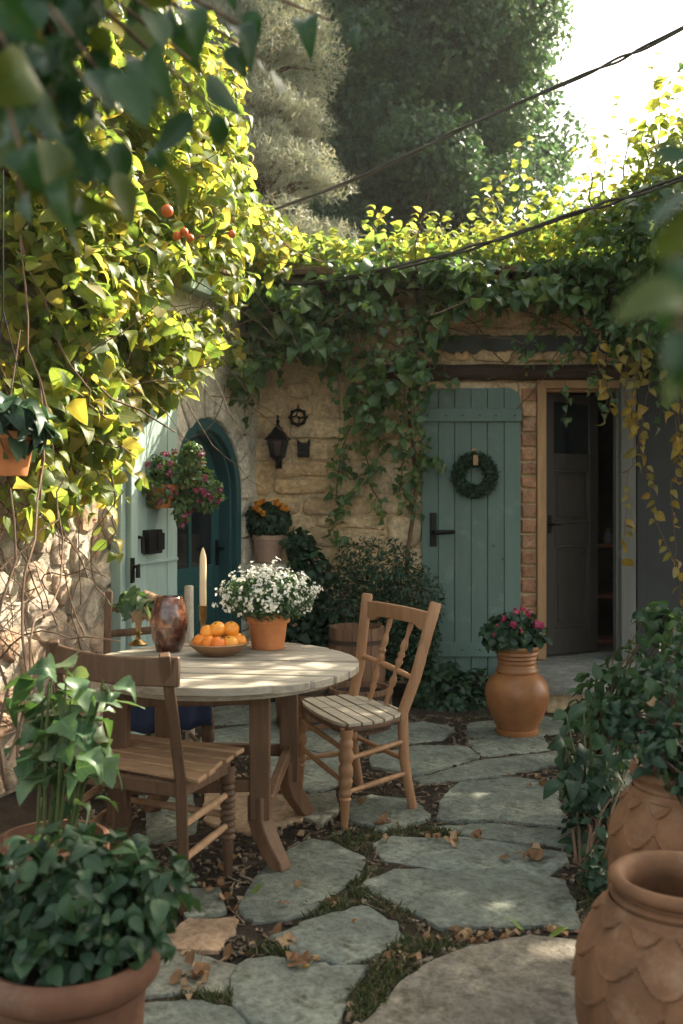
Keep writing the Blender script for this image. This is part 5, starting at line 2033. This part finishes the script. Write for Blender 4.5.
pb = lambda X, Y, d, rx, ry, rd: (P(X, Y, d), (rx * d / F, rd, ry * d / F))
bush('wall_bush', 'dark feathery bush against the stone wall left of the plank door', (.17, 7.05, -.02), [pb(375, 570, 6.95, 48, 34, .28), (P(410, 600, 7.0), (.25, .22, .28)), pb(350, 610, 6.95, 40, 40, .25), pb(400, 640, 7.0, 40, 40, .22), pb(365, 650, 7.0, 40, 40, .22), pb(420, 640, 7.05, 20, 30, .15)], 1500, (.025, .05), T_LANCE, 'dark', 30, up=.5, droop=.1)
bush('ivy_bush', 'dark broad leaved bush right of the marigold ledge', (-.20, 7.15, -.02), [pb(310, 580, 7.0, 26, 30, .2), pb(300, 620, 7.0, 24, 30, .2), pb(330, 640, 7.0, 26, 40, .2), pb(318, 660, 7.1, 30, 40, .2), pb(300, 545, 7.2, 14, 14, .1)], 260, (.05, .09), T_HEART, 'dark', 18)
bush('ivy_clump', 'low dark green ivy mound at the foot of the plank door', (.85, 7.1, -.02), [pb(440, 690, 6.9, 26, 30, .25), pb(470, 695, 6.9, 30, 26, .25), pb(425, 700, 6.8, 14, 18, .2), pb(455, 708, 6.7, 34, 14, .2), pb(492, 705, 6.9, 16, 16, .2)], 330, (.05, .085), T_LOBE, 'dark', 10, 'ivy', .7, .3)

# ---- plants on the right of the path
bush('tangled_bush', 'loose light green bush in front of the door step on the right', (1.35, 5.3, -.02), [pb(612, 685, 5.2, 24, 24, .25), pb(645, 668, 5.2, 36, 26, .3), pb(682, 640, 5.1, 30, 34, .3), pb(615, 725, 5.2, 30, 24, .25), pb(660, 700, 5.1, 36, 36, .3), pb(590, 712, 5.2, 20, 22, .2), pb(660, 618, 5.3, 22, 8, .15)], 65, (.05, .10), T_OV, 'pot', 40, up=.6, droop=.4)
bush('leafy_bush', 'dark leafy bush growing out of the rear scaled jar', (.985, 2.93, .62), [pb(662, 700, 2.9, 36, 36, .14), pb(685, 665, 2.9, 34, 30, .16), pb(655, 740, 2.85, 30, 34, .12), pb(680, 745, 2.8, 34, 40, .14), pb(695, 790, 2.75, 22, 34, .10), pb(622, 715, 2.95, 16, 16, .08)], 95, (.028, .055), T_OVH, 'dark', 30, up=.6, droop=.4)
t = thing('broad_leaf_weed', 'tall weed with large dark oval leaves left of the scaled jars', 'plant', G(592, 838))
base = Vector(t.location)
mb = MB()
lp, ld = [], []
for i in range(17):
    X1 = random.uniform(556, 628)
    Y1 = random.uniform(690, 800)
    top = P(X1, Y1, base.y + random.uniform(-.25, .25)) - base
    s = Vector((random.uniform(-.07, .07), random.uniform(-.07, .07), 0))
    m_ = s.lerp(top, .5) + Vector((0, 0, .07))
    mb.tube([s, m_, top], [.006, .005, .0025], 6)
    for k in range(6):
        f = .3 + .7 * k / 5
        c = s.lerp(m_, f * 2) if f < .5 else m_.lerp(top, f * 2 - 1)
        b = random.uniform(0, 2 * PI)
        lp.append(tuple(c))
        ld.append((math.cos(b), math.sin(b), -.45))
mb.build('stem', M['stem'], t, 60)
lp, ld = np.array(lp), np.array(ld)
d = unit(ld)
nr = unit(rng.normal(0, .3, d.shape) + np.array([0, 0, .8]))
nr = unit(nr - d * np.sum(d * nr, 1, keepdims=True))
leaves('foliage', M['dark'], lp, d, nr, rng.uniform(.06, .115, len(lp)), T_OVH, t)
bush('low_weeds', 'dark scrubby weeds between the path and the rear scaled jar', G(600, 868), [(G(596, 850) + Vector((0, 0, .08)), (.12, .22, .10)), (G(604, 890) + Vector((0, 0, .05)), (.08, .14, .07)), (G(588, 820) + Vector((0, 0, .12)), (.12, .2, .13)), (G(615, 830) + Vector((0, 0, .16)), (.14, .2, .18))], 120, (.03, .065), T_OV, 'dark', 30, 'weeds')

# ---- foreground leaves
nb_ = thing('overhanging_branch', 'dark out of focus leafy branch hanging into the upper left foreground', 'branch', P(-60, -60, 1.25))
off = np.array(nb_.location)
mb = MB()
lp, ld = [], []
for (tgt, n) in (((60, 190, 1.15), 16), ((130, 150, 1.25), 14), ((20, 150, 1.05), 16), ((190, 60, 1.45), 12), ((250, 30, 1.6), 10), ((90, 60, 1.2), 16), ((150, 10, 1.35), 14), ((10, 60, 1.1), 16), ((110, 215, 1.3), 9), ((215, 110, 1.5), 7), ((265, 60, 1.7), 7), ((330, 20, 1.8), 6), ((60, 20, 1.3), 16), ((30, 225, 1.2), 9), ((120, 100, 1.3), 14)):
    a, b = Vector(off), P(*tgt)
    m_ = a.lerp(b, .5) + Vector((0, 0, .05))
    mb.tube([a - Vector(off), m_ - Vector(off), b - Vector(off)], [.006, .004, .002], 6)
    for k in range(n):
        f = .35 + .65 * k / max(1, n - 1)
        c = a.lerp(m_, f * 2) if f < .5 else m_.lerp(b, f * 2 - 1)
        an = random.uniform(0, 2 * PI)
        lp.append(tuple(c + Vector((random.gauss(0, .03), random.gauss(0, .05), random.gauss(0, .03)))))
        ld.append((math.cos(an) * .7, math.sin(an) * .5, -.8))
mb.build('stem', M['twig'], nb_, 60)
lp, ld = np.array(lp), np.array(ld)
d = unit(ld + rng.normal(0, .2, ld.shape))
nr = unit(rng.normal(0, .5, d.shape) + np.array([0, -.5, .5]))
nr = unit(nr - d * np.sum(d * nr, 1, keepdims=True))
leaves('foliage', M['near'], lp - off, d, nr, rng.uniform(.045, .08, len(lp)), T_OVH, nb_)

fr = thing('near_sprig', 'blurred dark green leaves in the foreground at the right edge', 'branch', P(760, 230, .62))
off = np.array(fr.location)
mb = MB()
lp, ld, ls = [], [], []
for (X, Y, dx, dy, s) in ((690, 190, -.7, -.4, .10), (680, 250, -.5, -.8, .115), (690, 300, -.9, -.15, .12), (675, 330, .2, -.9, .10), (700, 215, -.8, -.7, .10), (690, 350, -.5, -.8, .09), (705, 270, -.7, -.8, .11), (690, 160, -.6, .3, .07)):
    c = P(X, Y, .62 + random.uniform(-.05, .05))
    lp.append(tuple(c))
    ld.append((dx, random.uniform(-.2, .2), dy))
    ls.append(s * .38)
    mb.tube([(0, 0, 0), (c - Vector(off)) * .5 + Vector((0, 0, .02)), c - Vector(off)], [.004, .003, .002], 6)
mb.build('stem', M['twig'], fr, 60)
lp, ld = np.array(lp), np.array(ld)
d = unit(ld)
nr = unit(rng.normal(0, .3, d.shape) + np.array([.1, -.7, .4]))
nr = unit(nr - d * np.sum(d * nr, 1, keepdims=True))
leaves('foliage', M['near'], lp - off, d, nr, np.array(ls), T_OVH, fr)


# =================================================================== TREES
def tree(name, label, base, h, trunk_r, clumps, per, size, tpl, mat, up=.4, droop=.3, shell=.35, group=None):
    t = thing(name, label, 'tree', base, 0, group)
    base = Vector(base)
    mb = MB()
    top = Vector((random.gauss(0, .2), random.gauss(0, .2), h * .85))
    tr = [Vector((0, 0, 0)).lerp(top, k / 8) + Vector((random.gauss(0, .04), random.gauss(0, .04), 0)) * (k > 0) for k in range(9)]
    mb.tube(tr, [trunk_r * (1 - .85 * k / 8) for k in range(9)], 10)
    for c, r in clumps:
        e = Vector(c) - base
        f = min(.95, max(.15, (e.z - .25 * math.hypot(e.x, e.y)) / (h * .85)))
        s = Vector((0, 0, 0)).lerp(top, f)
        mb.tube([s, s.lerp(e, .5) + Vector((0, 0, .05 * h * .2)), e], [trunk_r * .28 * (1 - .7 * f), trunk_r * .16, trunk_r * .05], 6)
    mb.build('trunk', M['bark'], t, 60)
    pos, u = clumps_leaves([(tuple(Vector(c) - base), r) for c, r in clumps], per, shell)
    d, nr = orient(len(pos), u, up, droop, .6)
    leaves('crown', M[mat], pos, d, nr, rng.uniform(size[0], size[1], len(pos)), tpl, t)
    return t


# dark tall tree behind the cottage
cl = []
for i in range(430):
    z = random.uniform(2.0, 14.5)
    prof_ = np.interp(z, [2, 5, 7, 9, 11, 13, 15], [2.7, 2.85, 2.85, 2.75, 2.6, 2.2, 1.0])
    a = random.uniform(0, 2 * PI)
    rr0 = prof_ * math.sqrt(random.uniform(.02, 1)) * .9
    s = random.uniform(.4, .85)
    cl.append(((1.42 + math.cos(a) * rr0, 18 + math.sin(a) * rr0, z), (s, s, s * .75)))
tree('evergreen_tree', 'tall dense dark green tree behind the cottage roof', (1.42, 18, 0), 15.5, .35, cl, 700, (.07, .155), T_LOW, 'tree')
# pale needle conifer left of it
cl = []
for i in range(330):
    z = random.uniform(2.5, 10.5)
    prof_ = np.interp(z, [2, 4, 6, 8, 11], [1.35, 1.25, 1.1, .85, .5])
    a = random.uniform(0, 2 * PI)
    rr0 = prof_ * math.sqrt(random.uniform(.2, 1)) * .9
    s = random.uniform(.14, .36)
    cl.append(((-1.12 + math.cos(a) * rr0, 13.5 + math.sin(a) * rr0, z), (s * (1 + .5 * abs(math.cos(a))), s * (1 + .5 * abs(math.sin(a))), s * .8)))
tree('pale_conifer', 'pale grey pink needled conifer left of the dark tree', (-1.05, 13.5, 0), 11, .2, cl, 560, (.05, .11), T_NEEDLE, 'pale', .2, -.5, .0)
# leafy tree behind the wing on the far left
cl = []
for i in range(70):
    z = random.uniform(2.5, 8.5)
    prof_ = np.interp(z, [2, 4, 6, 8, 9], [1.6, 2.0, 1.9, 1.3, .6])
    a = random.uniform(0, 2 * PI)
    rr0 = prof_ * math.sqrt(random.uniform(.25, 1)) * .9
    s = random.uniform(.4, .75)
    cl.append(((-4.2 + math.cos(a) * rr0, 11.5 + math.sin(a) * rr0, z), (s, s, s * .75)))
tree('leafy_tree', 'green leafy tree glimpsed behind the vines on the far left', (-4.2, 11.5, 0), 9, .22, cl, 200, (.10, .18), T_OV, 'tree')
cl = []
for i in range(90):
    z = random.uniform(2.0, 13)
    prof_ = np.interp(z, [2, 6, 10, 13], [2.2, 2.4, 2.0, .9])
    a = random.uniform(0, 2 * PI)
    rr0 = prof_ * math.sqrt(random.uniform(.05, 1)) * .9
    s = random.uniform(.5, .9)
    cl.append(((-2.3 + math.cos(a) * rr0, 23 + math.sin(a) * rr0, z), (s, s, s * .75)))
tree('evergreen_tree', 'dark evergreen tree farther back, seen between the pale conifer and the vines', (-2.3, 23, 0), 13.5, .3, cl, 300, (.14, .28), T_LOW, 'tree')
# unseen tree, added right of the view to shade the table and paving
cl = []
SHADE = [(3.1, 6.2, 4.1), (3.3, 6.6, 3.6), (3.2, 5.6, 3.4), (2.7, 5.0, 3.5), (3.6, 5.0, 4.2), (2.3, 4.2, 3.8), (3.0, 4.0, 3.6), (1.7, 3.4, 3.9), (2.4, 3.2, 3.6), (3.2, 3.1, 3.4), (3.9, 3.8, 3.7), (1.5, 2.6, 3.6), (2.3, 2.3, 3.5), (3.0, 2.2, 3.2),
         (1.0, 2.2, 3.7), (4.2, 4.8, 3.2), (4.0, 6.0, 3.2), (3.6, 2.6, 4.3), (4.1, 7.1, 3.7), (4.2, 7.0, 3.4), (3.75, 7.0, 3.9), (4.5, 7.3, 3.5), (3.9, 6.4, 3.2), (4.7, 7.4, 4.0), (3.9, 6.6, 4.4), (3.7, 5.3, 3.7), (3.3, 5.0, 3.2), (2.8, 4.5, 3.3), (4.4, 6.4, 4.4), (2.6, 3.6, 4.5), (3.4, 4.4, 4.9), (3.0, 5.4, 4.6), (1.9, 4.0, 4.4), (4.4, 5.6, 4.2), (4.6, 6.6, 3.8), (1.6, 1.6, 3.5), (2.4, 1.4, 3.2), (3.4, 3.6, 2.7), (3.2, 4.8, 2.6), (3.6, 5.8, 2.5)]
for c in SHADE:
    for k in range(2):
        s = random.uniform(.32, .55)
        cl.append(((c[0] + random.gauss(0, .22), c[1] + random.gauss(0, .22), c[2] + random.gauss(0, .15)), (s, s, s * .6)))
tree('added_shade_tree', 'unseen leafy tree added beside the yard to shade the paving', (3.7, 4.0, -.05), 4.6, .13, cl, 120, (.10, .17), T_OV, 'ivy', .8, .3, .2)
# =================================================================== FALLEN LEAVES
var = []
for k, (tpl, mats) in enumerate(((T_OVH, 'dryleaf'), (T_HEARTH, 'tanleaf'), (T_OVH, 'tanleaf'), (T_LOBEH, 'dryleaf'))):
    tv, tf = tpl
    v = tv.copy()
    v[:, 1] -= .5
    v[:, 2] = .14 * np.sin(v[:, 1] * (4 + 2 * k)) + .35 * v[:, 0] ** 2 * (1.4 - k * .3) + .06 * v[:, 1] * v[:, 0] * (k - 1.5) + .05
    me_o = np_mesh('fallen_leaf', v[:, :3] * np.array([.05, .062, .085]), [tf], M[mats])
    at = me_o.data.attributes.new('leaf_uv', 'FLOAT_VECTOR', 'POINT')
    at.data.foreach_set('vector', np.concatenate([tv[:, 3:5], np.zeros((len(tv), 1))], 1).astype(np.float32).ravel())
    var.append(me_o.data)
    bpy.data.objects.remove(me_o)
FLB = {'dryleaf': 'dry brown fallen leaf lying in the gaps between the flagstones', 'tanleaf': 'pale tan fallen leaf curled in the gaps between the flagstones'}
LC = [(560, 930, 20, 6, 6), (470, 936, 36, 6, 16), (450, 840, 40, 8, 8), (520, 858, 30, 8, 6), (410, 960, 20, 14, 6), (300, 962, 26, 8, 6), (260, 945, 30, 12, 7), (190, 985, 30, 10, 7), (225, 900, 22, 18, 7), (330, 900, 30, 14, 5),
      (590, 860, 14, 30, 5), (545, 785, 20, 10, 4), (400, 830, 30, 8, 4), (320, 820, 40, 20, 5), (235, 870, 20, 14, 4), (200, 960, 20, 14, 4)]
gl = []
for (X, Y, sx, sy, n) in LC:
    for i in range(n):
        q = G(X + random.gauss(0, sx * .6), Y + random.gauss(0, sy * .6))
        me = random.choice(var)
        o = bpy.data.objects.new('fallen_leaf', me)
        C.objects.link(o)
        o.location = (q.x, q.y, (.008 if on_flag(q.x, q.y) else -.008) + random.uniform(0, .008))
        o.rotation_euler = (random.gauss(0, .25), random.gauss(0, .25), random.uniform(0, 6.3))
        s = random.uniform(.55, 1.15)
        o.scale = (s, s, s)
        mt = me.materials[0].name
        nm = 'dryleaf' if mt == 'dry_leaf' else 'tanleaf'
        tag(o, FLB[nm], 'leaf', 'dry brown fallen leaves' if nm == 'dryleaf' else 'pale tan fallen leaves')
for (X, Y, mt, sc_, lb) in ((355, 923, 'orangeleaf', .6, 'bright orange fallen leaf on the pale green flagstone'), (306, 970, 'goldleaf', .75, 'yellow fallen leaf on the bottom pale green flagstone'),
                            (257, 892, 'greenleaf', .8, 'green fallen leaf near the curved table foot'), (559, 936, 'greenleaf', 1.1, 'dark green fallen leaf at the right end of leaf row'),
                            (515, 928, 'greenleaf', 1.0, 'green fallen leaf in the middle of the leaf row')):
    q = G(X, Y)
    me = var[0].copy()
    me.materials.clear()
    me.materials.append(M[mt])
    o = bpy.data.objects.new('fallen_leaf', me)
    C.objects.link(o)
    o.location = (q.x, q.y, .008)
    o.rotation_euler = (.1, .1, random.uniform(0, 6))
    o.scale = (sc_,) * 3
    tag(o, lb, 'leaf')

# =================================================================== CABLES
def cable(label, pts, r, amp, turns):
    pts = [Vector(p) for p in pts]
    n = 90
    seg = []
    # catmull-rom
    pp = [pts[0] * 2 - pts[1]] + pts + [pts[-1] * 2 - pts[-2]]
    for i in range(n + 1):
        t = i / n * (len(pts) - 1)
        k = min(int(t), len(pts) - 2)
        f = t - k
        a, b, c, d_ = pp[k], pp[k + 1], pp[k + 2], pp[k + 3]
        seg.append(.5 * ((2 * b) + (c - a) * f + (2 * a - 5 * b + 4 * c - d_) * f * f + (3 * b - a - 3 * c + d_) * f ** 3))
    mb = MB()
    for ph in (0, PI):
        q = []
        for i, p in enumerate(seg):
            an = ph + i / n * turns * 2 * PI + math.sin(i * .3)
            am = amp * (1 + .5 * math.sin(i * .22))
            q.append(p + Vector((0, am * math.cos(an), am * math.sin(an))))
        mb.tube(q, r, 6)
    o = mb.build('cable', M['cable'], None, 60)
    tag(o, label, 'cable')


cable('upper dark twisted cable crossing the sky above the roof', [P(200, 235, 8.6), P(270, 211, 8.3), P(370, 173, 7.9), P(480, 120, 7.4), P(600, 68, 6.7), P(683, 28, 6.2), P(860, -70, 5.4)], .009, .009, 4)
cable('lower brown twisted cable hanging along the vine covered roof', [P(200, 288, 7.3), P(262, 284, 7.2), P(330, 281, 7.1), P(420, 262, 7.0), P(500, 239, 6.9), P(570, 215, 6.8), P(640, 193, 6.6), P(760, 150, 6.2), P(900, 100, 5.8)], .010, .011, 4)
# =================================================================== LIGHT AND CAMERA
SUN_AZ, SUN_EL = R(50), R(38)          # azimuth from +Y (into the picture) towards +X
sd_ = Vector((math.sin(SUN_AZ) * math.cos(SUN_EL), math.cos(SUN_AZ) * math.cos(SUN_EL), math.sin(SUN_EL)))
su = bpy.data.lights.new('sun', 'SUN')
su.energy = 5.0
su.angle = R(.53)
su.color = (1.0, .89, .72)
so = bpy.data.objects.new('sun', su)
so.rotation_euler = sd_.to_track_quat('Z', 'Y').to_euler()
so.location = sd_ * 30
C.objects.link(so)
w = bpy.data.worlds.new('World')
sc.world = w
w.use_nodes = True
nt = w.node_tree
sky = nt.nodes.new('ShaderNodeTexSky')
sky.sky_type = 'NISHITA'
sky.sun_disc = False
sky.sun_elevation = SUN_EL
sky.sun_rotation = SUN_AZ
sky.air_density = 1.0
sky.dust_density = 4.0
sky.ozone_density = 1.0
bg = nt.nodes['Background']
bg.inputs['Strength'].default_value = .15
hs = nt.nodes.new('ShaderNodeHueSaturation')
hs.inputs['Saturation'].default_value = .55
nt.links.new(sky.outputs[0], hs.inputs['Color'])
nt.links.new(mixc(nt, 1.0, hs.outputs[0], (1.08, 1.0, .86), 'MULTIPLY'), bg.inputs['Color'])

cam = bpy.data.cameras.new('camera')
cam.sensor_fit = 'VERTICAL'
cam.sensor_height = 36.0
cam.lens = F / 1024 * 36.0
cam.shift_y = -(512 - HY) / 1024.0
cam.clip_start = .05
cam.clip_end = 400
cam.dof.use_dof = True
cam.dof.focus_distance = 4.9
cam.dof.aperture_fstop = 3.2
co = bpy.data.objects.new('camera', cam)
co.location = (0, 0, CH)
co.rotation_euler = (PI / 2, 0, 0)
C.objects.link(co)
sc.camera = co
sc.render.engine = 'CYCLES'
sc.cycles.use_denoising = True
sc.cycles.max_bounces = 8
sc.cycles.diffuse_bounces = 4
sc.cycles.transmission_bounces = 5
sc.cycles.sample_clamp_indirect = 6.0
sc.view_settings.view_transform = 'Standard'
sc.view_settings.look = 'None'
sc.view_settings.exposure = 1.85
sc.view_settings.gamma = 1.0

# ---- thin warm air over the whole yard
hz = bpy.data.materials.new('haze_air')
hz.use_nodes = True
nt = hz.node_tree
nt.nodes.remove(nt.nodes['Principled BSDF'])
pv = nt.nodes.new('ShaderNodeVolumePrincipled')
pv.inputs['Color'].default_value = (.93, .95, .90, 1)
pv.inputs['Density'].default_value = .0008
pv.inputs['Anisotropy'].default_value = .2
nt.links.new(pv.outputs[0], nt.nodes['Material Output'].inputs['Volume'])
h = MB().box((0, 0, 8.3), (124, 124, 18.8)).build('haze', hz, None, 0)
tag(h, 'thin pale sunlit air filling the yard', 'haze', kind='stuff')
